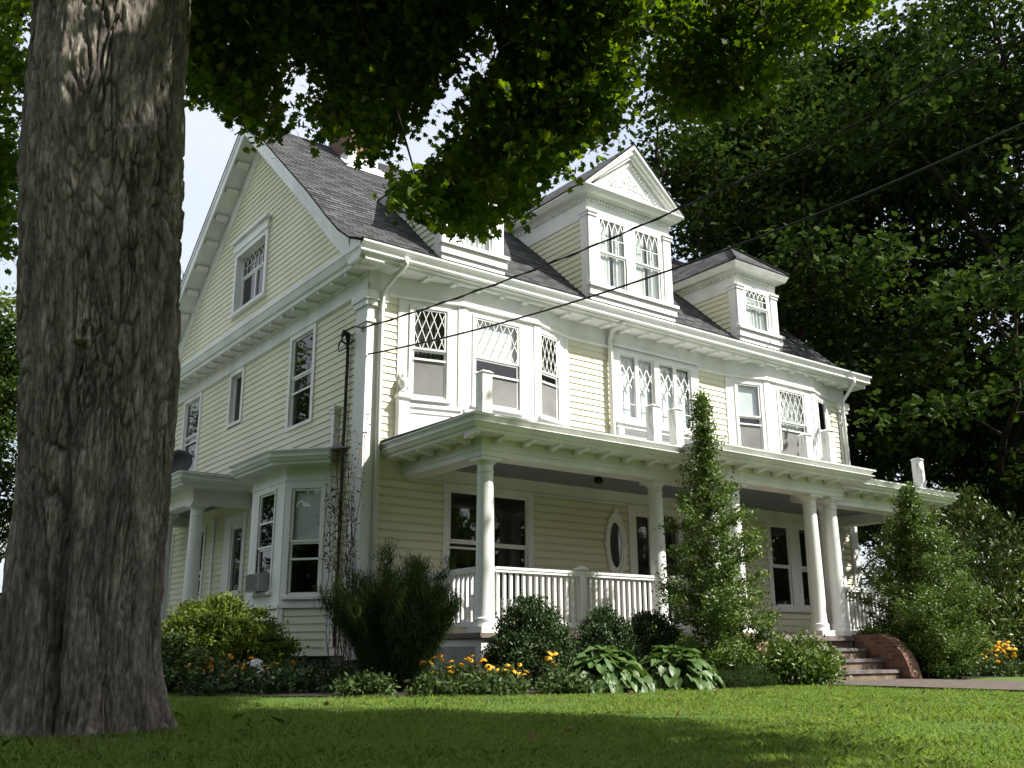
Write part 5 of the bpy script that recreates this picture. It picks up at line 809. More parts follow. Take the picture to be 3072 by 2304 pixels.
# ================================================================= SIDE BAY AND SIDE PORCH
SBP = [(0, 3.80), (-.60, 3.10), (-.60, 1.65), (0, .95)]
m = MB(); wz0, wz1 = 1.46, 3.28
sbw = [(.25, .70, 1.46, 3.26), (.38, 1.06, 1.56, 3.28), (.12, .70, 1.46, 3.26)]
for k in range(3):
    a, b = SBP[k], SBP[k + 1]; F = frame2(a, b); L = flen(a, b)
    m.holeboard(F, 0, L, 1.28, 3.36, sbw[k], -.02, .03); m.fbox(F, 0, L, 1.24, 1.30, .0, .055)
    m.fbox(F, 0, .07, ZS, 1.24, 0, .035); m.fbox(F, L - .07, L, ZS, 1.24, 0, .035)
m.face([(0, 3.8, ZS), (-.6, 3.1, ZS), (-.6, 1.65, ZS), (0, .95, ZS)])
bayo = m.build('side_bay', WHITE, house)
m = MB()
for k in range(3):
    a, b = SBP[k], SBP[k + 1]; siding(m, frame2(a, b), ZS, 1.24, .06, flen(a, b) - .06)
m.build('clapboard_siding', SIDING, bayo)
m = MB(); m.prism([(0, 3.6, -.2), (-.45, 3.0, -.2), (-.45, 1.75, -.2), (0, 1.15, -.2)], (0, 0, .66)); m.build('foundation', STONE, bayo)
m = MB(); m.sweep(SBP, [(-.1, 3.36), (.03, 3.36), (.03, 3.38), (.045, 3.40), (.045, 3.43), (.03, 3.44), (.03, ZSO), (-.1, ZSO)]); m.sweep(SBP, CORN); m.build('cornice', WHITE, bayo)
m = MB(); m.prism([(0, 4.3, 3.876), (-.80, 3.30, 3.876), (-.80, 1.45, 3.876), (0, .45, 3.876)], (0, 0, .03)); m.build('bay_roof', METAL, bayo)
window(frame2(SBP[2], SBP[3]), *sbw[2], 2.34, house, casing=.05, cd_=.05, shade=2.36, bar=2.05, label='ground-floor window with white roller shade')
window(frame2(SBP[1], SBP[2]), *sbw[1], 2.30, house, casing=.05, cd_=.05, bar=2.75, curtain=False)
window(frame2(SBP[0], SBP[1]), *sbw[0], 2.34, house, casing=.05, cd_=.05)
m = MB(); m.box(-.12, .91, 3.93, -.02, 1.03, 4.60); m.box(-.15, .86, 4.62, 0, 1.08, 4.68); m.box(-.135, .89, 4.55, 0, 1.05, 4.62); m.box(-.16, .85, 3.9, 0, 1.09, 4.0); m.build('half_post', WHITE, house)
SP = [(0, 8.75), (-1.20, 8.75), (-1.20, 4.70), (0, 4.70)]
m = MB(); m.sweep(SP, [(-.28, 3.36), (0, 3.36), (0, ZSO), (-.28, ZSO)]); m.sweep(SP, CORN); spo = m.build('side_porch', WHITE, house)
m = MB(); m.box(-1.62, 4.28, 3.876, 0, 9.17, 3.90); m.build('porch_roof', METAL, spo)
m = MB(); m.box(-1.0, 4.9, 3.585, -.02, 8.5, 3.60); m.build('porch_ceiling', CEIL, spo)
m = MB(); m.box(-1.3, 4.62, .0, 0, 8.8, .60); m.build('porch_floor', DECK, spo)
for (x, y) in ((-1.05, 4.86), (-1.05, 6.67), (-1.05, 8.55)): column(x, y, .69, ZC)
m = MB(); m.holeboard(FS, 4.85, 6.0, .60, 3.30, (5.0, 5.62, .62, 3.1), 0, .05); m.build('side_door', WHITE, house)
dr2 = bpy.data.objects['side_door']
m = MB(); m.holeboard(FS, 5.0, 5.62, .62, 3.1, (5.06, 5.56, 1.75, 3.0), -.04, .02); m.build('door_leaf', WHITE, dr2)
m = MB(); m.face([FS.P(5.04, 1.7, -.02), FS.P(5.58, 1.7, -.02), FS.P(5.58, 3.05, -.02), FS.P(5.04, 3.05, -.02)]); m.build('pane', GLASS, dr2, recalc=False)
m = MB(); m.box(.06, 5.0, .62, .8, 5.62, 3.1); m.build('room_interior', DARK, dr2)
m = MB(); m.fbox(FS, 6.62, 6.74, .5, 3.36, 0, .05); m.build('corner_board', WHITE, house)
m = MB()
for (y, z) in ((4.3, 3.92), (2.7, 3.92)): 
    m.box(-.10, y - .09, z, -.02, y + .09, z + .05); m.box(-.09, y - .05, z + .05, -.03, y + .05, z + .34); m.box(-.10, y - .08, z + .22, -.02, y + .08, z + .28)
m.build('broken_baluster', WEATHER, house)

# ---- things resting in or on the house
ac = thing('air_conditioner', 'grey window air conditioner hanging out of the side bay window', 'air conditioner', (-.78, 2.2, 1.53))
FA = frame2(SBP[1], SBP[2])
m = MB(); m.fbox(FA, .46, 1.02, 1.545, 1.85, -.1, .24); m.build('case', noisy('ac_metal', (.30, .32, .32), (.38, .40, .40), 5, .5), ac)
m = MB()
for k in range(9): m.fbox(FA, .49, .99, 1.565 + k * .031, 1.58 + k * .031, .24, .248)
m.build('grille', BLACK, ac)
dish = thing('satellite_dish', 'small dark round dish on the side porch roof beside the maple trunk', 'satellite dish', (-1.25, 5.6, 3.90))
m = MB(); m.lathe([(.02, 0), (.16, .02), (.25, .06), (.30, .12), (.305, .13), (.24, .085), (.15, .045), (.02, .03)], (0, 0, 0), 20); d_ = m.build('reflector', BLACK, dish, smooth=True)
d_.matrix_parent_inverse = Matrix(); d_.location = (0, 0, .32); d_.rotation_euler = (R_(70), 0, R_(-35))
m = MB(); m.tube([(0, 0, 0), (0, 0, .2), (.0, .05, .33)], .02, 6); s_ = m.build('bracket_arm', METAL, dish); s_.matrix_parent_inverse = Matrix()
# ---- service wires
def wire(name, label, p0, p1, p2, r, twist=0):
    # parabola in the vertical plane of the wire through three heights, carried on beyond the frame
    p0, p1, p2 = map(Vector, (p0, p1, p2)); L1 = (p1 - p0).xy.length; L2 = (p2 - p0).xy.length
    A = np.linalg.solve([[L1 ** 2, L1], [L2 ** 2, L2]], [p1.z - p0.z, p2.z - p0.z]); d = (p2 - p0).xy.normalized(); pts = []; pts2 = []
    n = 150
    for k in range(n + 1):
        l = L2 * 1.75 * k / n; q = Vector((p0.x + d.x * l, p0.y + d.y * l, p0.z + A[0] * l * l + A[1] * l))
        pts.append(q)
        if twist: pts2.append(q + Vector((-d.y * math.cos(l * 9), d.x * math.cos(l * 9), math.sin(l * 9))) * twist)
    m = MB(); m.tube(pts, r, 6)
    if twist: m.tube(pts2, r * .8, 5)
    o = m.build(name, BLACK, None, smooth=True); tag(o, label, 'wire')
wire('service_wire', 'upper twisted black service wire running from the house corner past the central dormer', (-.09, .02, 5.88), (2.05, -5.3, 6.62), (3.83, -9.62, 7.83), .013, .017)
wire('service_wire', 'lower thin black wire running from the corner pilaster to below the central dormer', (-.02, -.06, 5.40), (1.90, -5.30, 5.80), (3.98, -9.42, 6.75), .015)
# ================================================================= GROUND, PATH, GARDEN SOIL
fhx, fhy = math.sin(YAW), math.cos(YAW)
def gz(x, y):
    q = (x - CAM.x) * fhx + (y - CAM.y) * fhy
    t = np.clip((3.9 - q) / 2.4, 0, 1); z = -1.15 * t * t * (3 - 2 * t)
    return z
ax_ = np.concatenate([np.linspace(-400, -20, 12), np.linspace(-19, 26, 181), np.linspace(30, 400, 12)])
ay_ = np.concatenate([np.linspace(-300, -22, 10), np.linspace(-21, 14, 141), np.linspace(17, 400, 12)])
GX, GY = np.meshgrid(ax_, ay_); GZ = gz(GX, GY) + .012 * np.sin(GX * 1.7 + 1.3 * np.sin(GY * .9)) * np.sin(GY * 1.3) - .012
V = np.stack([GX, GY, GZ], -1).reshape(-1, 3); nx_, ny_ = len(ax_), len(ay_)
F_ = [(j * nx_ + i, j * nx_ + i + 1, (j + 1) * nx_ + i + 1, (j + 1) * nx_ + i) for j in range(ny_ - 1) for i in range(nx_ - 1)]
me = bpy.data.meshes.new('ground'); me.from_pydata(V.tolist(), [], F_); me.materials.append(GROUND)
for p in me.polygons: p.use_smooth = True
tag(link('ground', me), 'mown green lawn ground around the house', 'ground', kind='structure')
BED = [(-9, 2.5), (-4.2, .2), (-3.3, -1.4), (-2.7, -3.0), (-1.5, -4.0), (.8, -4.5), (2.7, -4.65), (5.0, -4.65), (5.15, -4.2), (5.15, -2.3), (.7, -2.2), (.7, .2), (-.5, 1.6), (-.5, 5), (-9, 6)]
m = MB(); m.prism([(x, y, -.2) for x, y in BED], (0, 0, .216)); tag(m.build('garden_soil', SOIL), 'dark bare soil of the flower bed in front of the house', 'soil', kind='structure')
BED2 = [(9.0, -4.3), (12.5, -4.0), (14.5, -3.4), (20, -4), (20, 1), (12.9, .5), (12.9, -2.2), (9.0, -2.2)]
m = MB(); m.prism([(x, y, -.2) for x, y in BED2], (0, 0, .216)); tag(m.build('garden_soil', SOIL), 'dark bare soil under the shrubs beside the brick steps', 'soil', kind='structure')
m = MB(); m.prism([(5.2, -4.0, -.3), (8.7, -4.0, -.3), (8.65, -6, -.3), (8.45, -9, -.3), (8.1, -12, -.3), (7.4, -15, -.3), (3.2, -15, -.3), (4.3, -11, -.3), (4.75, -8, -.3), (5.1, -5.5, -.3)], (0, 0, .322))
tag(m.build('path', PATH), 'brownish garden path leading out from the front steps', 'path', kind='structure')
m = MB(); m.prism([(-12, 1.5, -.2), (-3.9, 6.2, -.2), (-3.4, 13, -.2), (-6.5, 14, -.2), (-16, 6, -.2)], (0, 0, .21)); tag(m.build('driveway', noisy('gravel_drive', (.26, .24, .22), (.38, .36, .33), 30, .95, bmp=.4)), 'pale gravel driveway at the left side of the house', 'driveway', kind='structure')
# ---- grass blades
def inpoly(x, y, poly):
    c = np.zeros(x.shape, bool); n = len(poly)
    for i in range(n):
        (x1, y1), (x2, y2) = poly[i], poly[i - 1]
        k = ((y1 > y) != (y2 > y)) & (x < (x2 - x1) * (y - y1) / (y2 - y1 + 1e-12) + x1); c ^= k
    return c
def grass(name, n, dmin, dmax, h, wdt, seed, label, power=.6, around=None):
    rng = np.random.default_rng(seed)
    if around is None:
        d = dmin + (dmax - dmin) * rng.random(n) ** (1 / power * .8); th = R_(1) + R_(72) * rng.random(n); x = CAM.x + d * np.sin(th); y = CAM.y + d * np.cos(th)
    else:
        r = around[2] + (around[3] - around[2]) * rng.random(n) ** 1.6; th = rng.random(n) * 2 * math.pi; x = around[0] + r * np.cos(th); y = around[1] + r * np.sin(th)
    pth = [(5.1, -4.0), (8.8, -4.0), (8.5, -9), (8.1, -12), (4.3, -12), (4.75, -8), (5.0, -5.5)]
    k = ~(inpoly(x, y, BED) | inpoly(x, y, BED2) | inpoly(x, y, pth) | ((x + 5.88) ** 2 + (y + 7.07) ** 2 < .35) | ((x > .6) & (y > -3) & (x < 13.6)) | ((x > -.6) & (y > 0)))
    x, y = x[k], y[k]; n = len(x); z = gz(x, y) - .012
    patch = .75 + .5 * np.sin(x * 2.1 + 1.7 * np.sin(y * 1.3)) * np.sin(y * 1.9 + np.sin(x))
    H = h * (.55 + .9 * rng.random(n)) * np.clip(patch, .5, 1.3); W = wdt * (.6 + .8 * rng.random(n)); a = rng.random(n) * 2 * math.pi; ln = rng.normal(size=(n, 2)) * .55
    B = np.stack([x, y, z], 1); dx = np.stack([np.cos(a) * W, np.sin(a) * W, 0 * W], 1)
    mid = B + np.stack([ln[:, 0] * H * .3, ln[:, 1] * H * .3, H * .6], 1); tip = B + np.stack([ln[:, 0] * H, ln[:, 1] * H, H * (1 - .2 * np.abs(ln[:, 0]))], 1)
    Vv = np.stack([B - dx, B + dx, mid + dx * .7, tip, mid - dx * .7], 1).reshape(-1, 3)
    o = link(name, mesh_from_arrays(name, Vv, 5, L_GRASS)); tag(o, label, 'grass', kind='stuff')
grass('lawn_grass', 330000, 3.6, 17, .040, .0032, 3, 'short mown grass covering the lawn in front of the house')
grass('tall_grass', 16000, 0, 0, .075, .0022, 8, 'longer uncut grass around the foot of the maple trunk', around=(-5.88, -7.07, .45, 1.5))
rng = np.random.default_rng(17); pc_ = np.stack([rng.uniform(-6, 8, 70), rng.uniform(-11, -5, 70)], 1); Cw = np.repeat(pc_, 26, 0) + rng.normal(size=(70 * 26, 2)) * .28
kk = ~(inpoly(Cw[:, 0], Cw[:, 1], BED) | ((Cw[:, 0] > 4) & (Cw[:, 0] > 4.2 + .1 * (-5 - Cw[:, 1])))); Cw = Cw[kk]; Cw = np.concatenate([Cw, (gz(Cw[:, 0], Cw[:, 1]) + .03)[:, None]], 1)
tag(link('lawn_weeds', leaf_mesh('lawn_weeds', Cw, 2, (.03, .03, .006), .022, 'oval', L_YEW, 18, up=2.0)), 'clover and small broad weeds growing through the lawn', 'weeds', kind='stuff')
# ---- fallen leaves on the lawn
rnd = random.Random(11); lf = None
for k, (x, y) in enumerate([(2.4, -6.0), (.3, -5.9), (-.6, -6.2), (1.0, -6.5), (.2, -6.6), (-1.2, -6.4), (3.2, -6.4), (.9, -7.6), (-3.3, -7.4), (-3.7, -9.6), (-4.2, -9.9), (-2.2, -9.0), (4.0, -6.8), (2.6, -8.0), (-3.4, -5.9)]):
    if lf is None:
        lm = leaf_mesh('fallen_leaf', [(0, 0, 0)], 1, (0, 0, 0), .10, 'maple', L_DEAD, 1, up=.5, fold=.25); lf = link('fallen_leaf', lm); o = lf
    else: o = lf.copy(); COL.objects.link(o)
    o.location = (x, y, .055 + float(gz(x, y))); o.rotation_euler = (rnd.uniform(-.5, .5), rnd.uniform(-.5, .5), rnd.uniform(0, 6.3)); o.scale = [rnd.uniform(.4, .65)] * 3
    tag(o, 'small curled brown leaf fallen on the lawn', 'leaf', 'fallen leaves scattered on the lawn')

# ================================================================= PLANTS
def lroot(name, label, cat, loc, group=None): return thing(name, label, cat, loc, group)
def child(name, me, root):
    o = bpy.data.objects.new(name, me); COL.objects.link(o); o.parent = root; return o
def stems(root, pts_list, r, name='stem', mat=None):
    m = MB()
    for pts in pts_list: m.tube(pts, [r * (1 - .7 * i / (len(pts) - 1)) for i in range(len(pts))], 5)
    o = m.build(name, mat or TWIG, None, smooth=True); o.parent = root; return o
def dome(n, rx, ry, h, seed, lumps=7, lo=.62, base=.0, flat=1.0):
    rng = np.random.default_rng(seed); v = rng.normal(size=(n, 3)); v[:, 2] = np.abs(v[:, 2]); v /= np.linalg.norm(v, axis=1)[:, None]
    L = rng.normal(size=(lumps, 3)); L /= np.linalg.norm(L, axis=1)[:, None]; L[:, 2] = np.abs(L[:, 2])
    bumpy = 1 + .22 * (np.max(v @ L.T, 1) - .8); r = (lo + (1 - lo) * rng.random(n) ** .6) * bumpy
    return np.stack([v[:, 0] * r * rx, v[:, 1] * r * ry, base + (np.where(v[:, 2] * r < .25, rng.random(n) * .5, v[:, 2] * r)) * (h - base)], 1)
def dome_shrub(name, label, loc, rx, ry, h, n, per, size, shape, mat, seed, spread=.06, up=.5, group=None, lo=.6, cat='shrub', fold=.12):
    root = lroot(name, label, cat, loc, group); C = dome(n, rx, ry, h, seed, lo=lo)
    child('foliage', leaf_mesh('foliage', C, per, (spread, spread, spread * .7), size, shape, mat, seed, up=up, aim=C / (np.linalg.norm(C, axis=1)[:, None] + 1e-6), fold=fold), root)
    rng = random.Random(seed); st_ = [[(rng.uniform(-.08, .08), rng.uniform(-.08, .08), -.05), tuple(C[i] * .5), tuple(C[i] * .95)] for i in range(0, n, max(1, n // 26))]
    stems(root, st_, .016); return root
# bright yellow-green shrub by the side porch
dome_shrub('azalea_bush', 'broad bright yellow-green bush in front of the side bay and side porch', (-2.15, .25, 0), 1.12, .95, 1.34, 520, 62, .062, 'oval', L_YEW, 21, .07, .9)
dome_shrub('azalea_bush', 'low dark green shrub beside the maple trunk at the bed edge', (-3.25, -.35, 0), .75, .7, .85, 200, 40, .07, 'oval', L_WEED, 22, .08, .8)
# dark feathery juniper at the porch corner
root = lroot('juniper_bush', 'tall dark feathery juniper bush at the left corner of the porch', 'juniper', (-.78, -2.55, 0)); rng = np.random.default_rng(31); Cc_, A_, S_ = [], [], []
for k in range(120):
    th = rng.uniform(0, 2 * math.pi); sp_ = rng.uniform(.1, 1.0) ** .7; ln = rng.uniform(1.15, 2.1) * (1 - .30 * sp_); d = np.array([math.cos(th) * sp_ * .54, math.sin(th) * sp_ * .46, 1.0]); d /= np.linalg.norm(d)
    p0 = np.array([rng.uniform(-.3, .3), rng.uniform(-.2, .2), 0]); pts = []
    for t in np.linspace(0, 1, 12):
        p = p0 + d * ln * t + np.array([math.cos(th), math.sin(th), -.15]) * .22 * sp_ * t * t; pts.append(p)
        if t > .22: Cc_.append(p); A_.append(d + np.array([0, 0, .2]))
    S_.append([tuple(q) for q in pts[::3]])
child('foliage', leaf_mesh('foliage', np.array(Cc_), 120, (.055, .055, .06), .08, 'needle', L_JUN, 32, up=.1, aim=np.array(A_), fold=.05), root); stems(root, S_, .014)
# boxwoods along the porch
for k, (x, y, rx, h, lb) in enumerate([(1.04, -3.15, .68, 1.20, 'largest clipped boxwood under the porch railing, beside the corner column'), (2.52, -3.05, .56, 1.10, 'round boxwood under the railing newel behind the hostas'), (3.50, -3.0, .62, 1.08, 'round boxwood between the hostas and the tall holly')]):
    dome_shrub('boxwood_bush', lb, (x, y, 0), rx, rx * .8, h, 520, 40, .045, 'oval', L_BOX, 40 + k, .055, .5, 'boxwood bushes along the porch', lo=.66)
# hollies
def holly(name, label, loc, h, prof, n, seed, per=40, size=.05):
    root = lroot(name, label, 'holly', loc); rng = np.random.default_rng(seed); C = []; A = []; S_ = [[(0, 0, -.1), (.03, 0, h * .5), (0, .02, h * .98)]]
    for q in range(n):
        z = h * ((q + rng.random()) / n) ** 1.12; R = np.interp(z / h, [c_[0] for c_ in prof], [c_[1] for c_ in prof]) * rng.choice([.62, .85, 1.0, 1.0, 1.18])
        th = q * 2.4 + rng.normal() * .35; o_ = np.array([math.cos(th), math.sin(th), 0]); el = rng.uniform(.15, .75); p0 = np.array([0, 0, max(.05, z - R * el)]); pts = [tuple(p0)]
        k = max(3, int(R / .075))
        for t in np.linspace(.25, 1, k):
            p = p0 + o_ * R * t + np.array([0, 0, R * el * t ** 1.3]) + rng.normal(size=3) * .035; C.append(p); A.append([o_[0], o_[1], .6]); pts.append(tuple(p))
            if rng.random() < .5:
                sd = np.array([-o_[1], o_[0], 0]) * rng.choice([-1, 1]); C.append(p + sd * R * .22 + [0, 0, .04]); A.append(list(o_ * .5 + sd + [0, 0, .5]))
        S_.append(pts)
    for z in np.linspace(h * .55, h, 26): C.append(np.array([rng.normal() * .03, rng.normal() * .03, z])); A.append([0, 0, 1])
    child('foliage', leaf_mesh('foliage', np.array(C), per, (.062, .062, .055), size, 'oval', L_HOLLY, seed, up=.5, aim=np.array(A), fold=.2), root); stems(root, S_, .022); return root
holly('holly_tree', 'tall conical holly in front of the portico columns', (4.12, -3.75, 0), 4.5, [(0, .6), (.12, .9), (.3, .92), (.5, .7), (.62, .5), (.72, .26), (.85, .16), (1, .03)], 98, 51)
holly('holly_tree', 'broad holly bush in front of the right end of the porch', (9.85, -3.75, 0), 3.5, [(0, .75), (.15, 1.0), (.35, 1.05), (.6, .85), (.8, .45), (1, .1)], 150, 52)
# low azalea by the steps, low juniper mound
dome_shrub('azalea_bush', 'loose azalea bush at the left end of the front steps', (5.25, -4.45, 0), .64, .55, .72, 170, 32, .07, 'oval', L_HOLLY, 61, .09, .6, lo=.5)
dome_shrub('heather_mound', 'low fine-leaved grey-green mound between the hostas and the azalea', (3.75, -4.5, 0), .62, .42, .30, 260, 50, .05, 'needle', L_JUN, 62, .05, .2, lo=.5)
# hostas
def hosta(label, loc, r, h, n, seed):
    root = lroot('hosta', label, 'hosta', loc, 'hostas along the lawn edge'); rng = np.random.default_rng(seed); verts, faces = [], []; S_ = []
    for k in range(n):
        th = rng.uniform(0, 2 * math.pi); t = rng.random() ** .6; rad = r * t; zz = h * (1.0 - .8 * t ** 2.2) * rng.uniform(.7, 1.1); L = rng.uniform(.17, .27); W = L * rng.uniform(.62, .8)
        out = np.array([math.cos(th), math.sin(th), 0]); side = np.array([-math.sin(th), math.cos(th), 0]); pit = .25 - .95 * t * t + rng.normal() * .2; fwd = out * math.cos(pit) + np.array([0, 0, math.sin(pit)]); upv = np.cross(fwd, side) * -1
        if upv[2] < 0: upv = -upv
        side = side + upv * rng.normal() * .25; base = out * max(rad - L * .4, .02) + np.array([0, 0, max(zz, .06)]); i0 = len(verts); us = [0, .12, .3, .5, .7, .88, 1.0]; ws = [.05, .72, 1.0, .95, .72, .35, .0]
        for u, w_ in zip(us, ws):
            c = base + fwd * L * u - upv * L * .35 * u * u
            for sx in (-1, -.5, 0, .5, 1): verts.append(tuple(c + side * sx * W * .5 * w_ + upv * (.18 * abs(sx) * W * w_ + .012 * math.sin(u * 14 + sx * 6))))
        for a in range(6):
            for b in range(4): faces.append((i0 + a * 5 + b, i0 + a * 5 + b + 1, i0 + (a + 1) * 5 + b + 1, i0 + (a + 1) * 5 + b))
        S_.append([(out[0] * .04, out[1] * .04, 0), tuple(base * np.array([.5, .5, .75])), tuple(base)])
    me = bpy.data.meshes.new('foliage'); me.from_pydata(verts, [], faces); me.materials.append(L_HOSTA)
    for p in me.polygons: p.use_smooth = True
    child('foliage', me, root); stems(root, S_, .007, 'leaf_stalks', L_WEED)
hosta('broad-leaved hosta clump nearest the yellow coneflowers', (1.34, -4.28, 0), .68, .50, 190, 71)
hosta('broad-leaved hosta clump beside the low grey-green mound', (2.60, -4.35, 0), .66, .50, 180, 72)
# flowering clumps
fl_proto = {}
def flower_head(mat, R=.034):
    m = MB()
    for k in range(11):
        t = 2 * math.pi * k / 11; c, s = math.cos(t), math.sin(t); q = lambda a, b, z: (c * a - s * b, s * a + c * b, z)
        m.face([q(.006, -.005, .004), q(R * .7, -.010, -.006), q(R, 0, -.016), q(R * .7, .010, -.006), q(.006, .005, .004)])
    me_o = m.build('flower', mat, None, recalc=False); i = len(m.v); c = MB(); c.lathe([(.0085, -.002), (.0105, .006), (.006, .013), (.001, .015)], (0, 0, 0), 8)
    b = bmesh.new(); b.from_mesh(me_o.data); tmp = bpy.data.meshes.new('t'); tmp.from_pydata(c.v, [], c.f); n0 = len(b.faces); b.from_mesh(tmp); b.faces.ensure_lookup_table()
    me_o.data.materials.append(BLACK)
    for f in b.faces[n0:]: f.material_index = 1
    b.to_mesh(me_o.data); b.free(); return me_o
def flower_clump(name, label, cat, loc, rx, ry, h, nf, mat, seed, leafmat=None, leafn=90, group=None, hs=1.0, zmin=.45, lh=.6):
    root = lroot(name, label, cat, loc, group); rng = np.random.default_rng(seed)
    C = dome(leafn, rx, ry, h * lh, seed, lo=.3); child('foliage', leaf_mesh('foliage', C, 16, (.06, .06, .05), .075, 'strap', leafmat or L_WEED, seed, up=.4, fold=.2), root)
    S_ = []; proto = fl_proto.get(mat.name)
    for k in range(nf):
        th = rng.uniform(0, 2 * math.pi); r = rng.random() ** .55; p = Vector((math.cos(th) * r * rx, math.sin(th) * r * ry, h * (zmin + (1 - zmin) * rng.random()) * (1 - .25 * r)))
        if proto is None: o = flower_head(mat); fl_proto[mat.name] = o; proto = o
        else: o = proto.copy(); COL.objects.link(o)
        o.parent = root; o.location = p; o.rotation_euler = (rng.normal() * .35 + .3, rng.normal() * .35 - .15, rng.uniform(0, 6)); o.scale = [hs * rng.uniform(.8, 1.25)] * 3
        S_.append([(p.x * .4, p.y * .4, 0), (p.x * .8, p.y * .8, p.z * .6), (p.x, p.y, p.z - .008)])
    stems(root, S_, .004, 'stem', L_WEED); return root
G_ = 'clumps of black-eyed yellow daisies'
flower_clump('yellow_daisy', 'yellow daisy clump in front of the porch lattice, beside the juniper', 'flower clump', (-.30, -3.25, 0), .50, .32, .55, 30, L_YELLOW, 81, group=G_, hs=1.35)
flower_clump('yellow_daisy', 'yellow daisy clump between the lattice corner and the largest boxwood', 'flower clump', (.16, -3.75, 0), .30, .22, .44, 22, L_YELLOW, 82, group=G_, hs=1.3)
flower_clump('yellow_daisy', 'few yellow daisies against the front of the largest boxwood', 'flower clump', (.85, -3.85, 0), .16, .12, .56, 6, L_YELLOW, 83, leafn=40, group=G_, hs=1.35, zmin=.75)
flower_clump('yellow_daisy', 'big yellow daisy clump at the far right beyond the brick steps', 'flower clump', (12.1, -3.7, 0), .62, .5, .84, 70, L_YELLOW, 84, leafn=240, group=G_, hs=1.9)
flower_clump('orange_daisy', 'orange daisies in the shade under the bright yellow-green bush', 'flower clump', (-2.25, -1.15, 0), .85, .35, .52, 36, L_ORANGE, 85, leafn=180, hs=1.4)
for k, (x, y, z, lb) in enumerate([(-2.36, -1.75, .36, 'upper white hydrangea head among the orange daisies'), (-2.34, -1.95, .24, 'lower white hydrangea head below the orange daisies')]):
    root = lroot('white_hydrangea', lb, 'hydrangea', (x, y, 0)); C = np.random.default_rng(k).normal(size=(26, 3)); C /= np.linalg.norm(C, axis=1)[:, None]
    child('flower_head', leaf_mesh('flower_head', C * .06 + np.array([0, 0, z]), 8, (.015, .015, .012), .035, 'oval', L_WHITEP, 5 + k, up=.5), root)
    stems(root, [[(0, 0, 0), (.02, 0, z * .6), (0, 0, z)]], .006, 'stem', L_WEED); child('foliage', leaf_mesh('foliage', dome(30, .2, .2, z * .8, 3 + k, lo=.3), 6, (.05, .05, .04), .10, 'oval', L_WEED, 9 + k, up=.7), root)
# low leafy weeds along the bed edge
rng = np.random.default_rng(90)
wl = [(-1.75, -3.55, 'low weeds at the bed edge left of the juniper foot'), (-1.0, -4.0, 'low weeds in front of the juniper'), (-.35, -4.2, 'pale low weeds in front of the first yellow daisies'), (.55, -4.5, 'low weeds beside the first hosta at the lawn edge')]
for k, (x, y, lb) in enumerate(wl):
    dome_shrub('leafy_weed', lb, (x, y, 0), .45, .3, .24, 60, 16, .07, 'oval', L_WEED, 91 + k, .06, .8, 'low weeds along the bed edge', lo=.3, cat='weed')
gc = dome(360, 1.0, 1.0, .22, 97, lo=.1); gx = np.concatenate([rng.uniform(-3.6, -1.2, 260), rng.uniform(9.3, 13.5, 200)]); gy = np.concatenate([rng.uniform(-2.6, -.2, 260), rng.uniform(-4.1, -2.6, 200)])
k = np.where(gx < 0, gy > -2.0 - (gx + 3) * 1.1, True); Cg = np.stack([gx, gy, rng.uniform(.02, .3, len(gx))], 1)[k]
tag(link('ground_cover', leaf_mesh('ground_cover', Cg, 26, (.10, .10, .06), .075, 'oval', L_BOX, 98, up=.7)), 'dark leafy ground cover filling the shaded flower beds', 'ground cover', kind='stuff')
# rhododendrons at the right
dome_shrub('rhododendron', 'large rhododendron at the right edge beside the porch end', (14.7, -2.2, 0), 2.0, 1.7, 4.0, 680, 26, .15, 'strap', L_RHODO, 101, .16, .75, lo=.72, fold=.2)
dome_shrub('rhododendron', 'second rhododendron at the extreme right frame edge', (16.0, -3.6, 0), 1.8, 1.5, 3.0, 420, 26, .15, 'strap', L_RHODO, 102, .16, .75, lo=.72, fold=.2)
dome_shrub('rhododendron', 'lower rhododendron behind the right holly', (13.0, -2.6, 0), 1.2, 1.0, 2.3, 320, 26, .13, 'strap', L_RHODO, 103, .14, .7, lo=.7, fold=.2)
# half dead vine climbing the house corner
root = lroot('climbing_vine', 'half dead brown vine climbing the service conduit at the house corner', 'vine', (-.1, .3, 0)); rng = np.random.default_rng(111); C = []; S_ = []
for k in range(16):
    y0 = rng.uniform(-.35, .45); pts = [(rng.uniform(-.02, .03), y0, 0)]; z = 0
    top = rng.uniform(2.2, 4.6); y = y0
    while z < top:
        z += .28; y += rng.normal() * .05; pts.append((rng.uniform(-.06, .02), y, z)); 
        if z > 1.7 and rng.random() < .62: C.append((pts[-1][0] - .04, y + rng.normal() * .06, z))
    S_.append(pts)
for z in np.arange(1.9, 3.3, .05): C.append((-.08, .40 + rng.normal() * .11, z))
child('foliage', leaf_mesh('foliage', np.array(C), 7, (.04, .08, .09), .05, 'oval', L_VINE, 112, up=-.3), root); stems(root, S_, .009, 'stem', noisy('dead_stem', (.06, .04, .03), (.16, .11, .08), 9, .9))

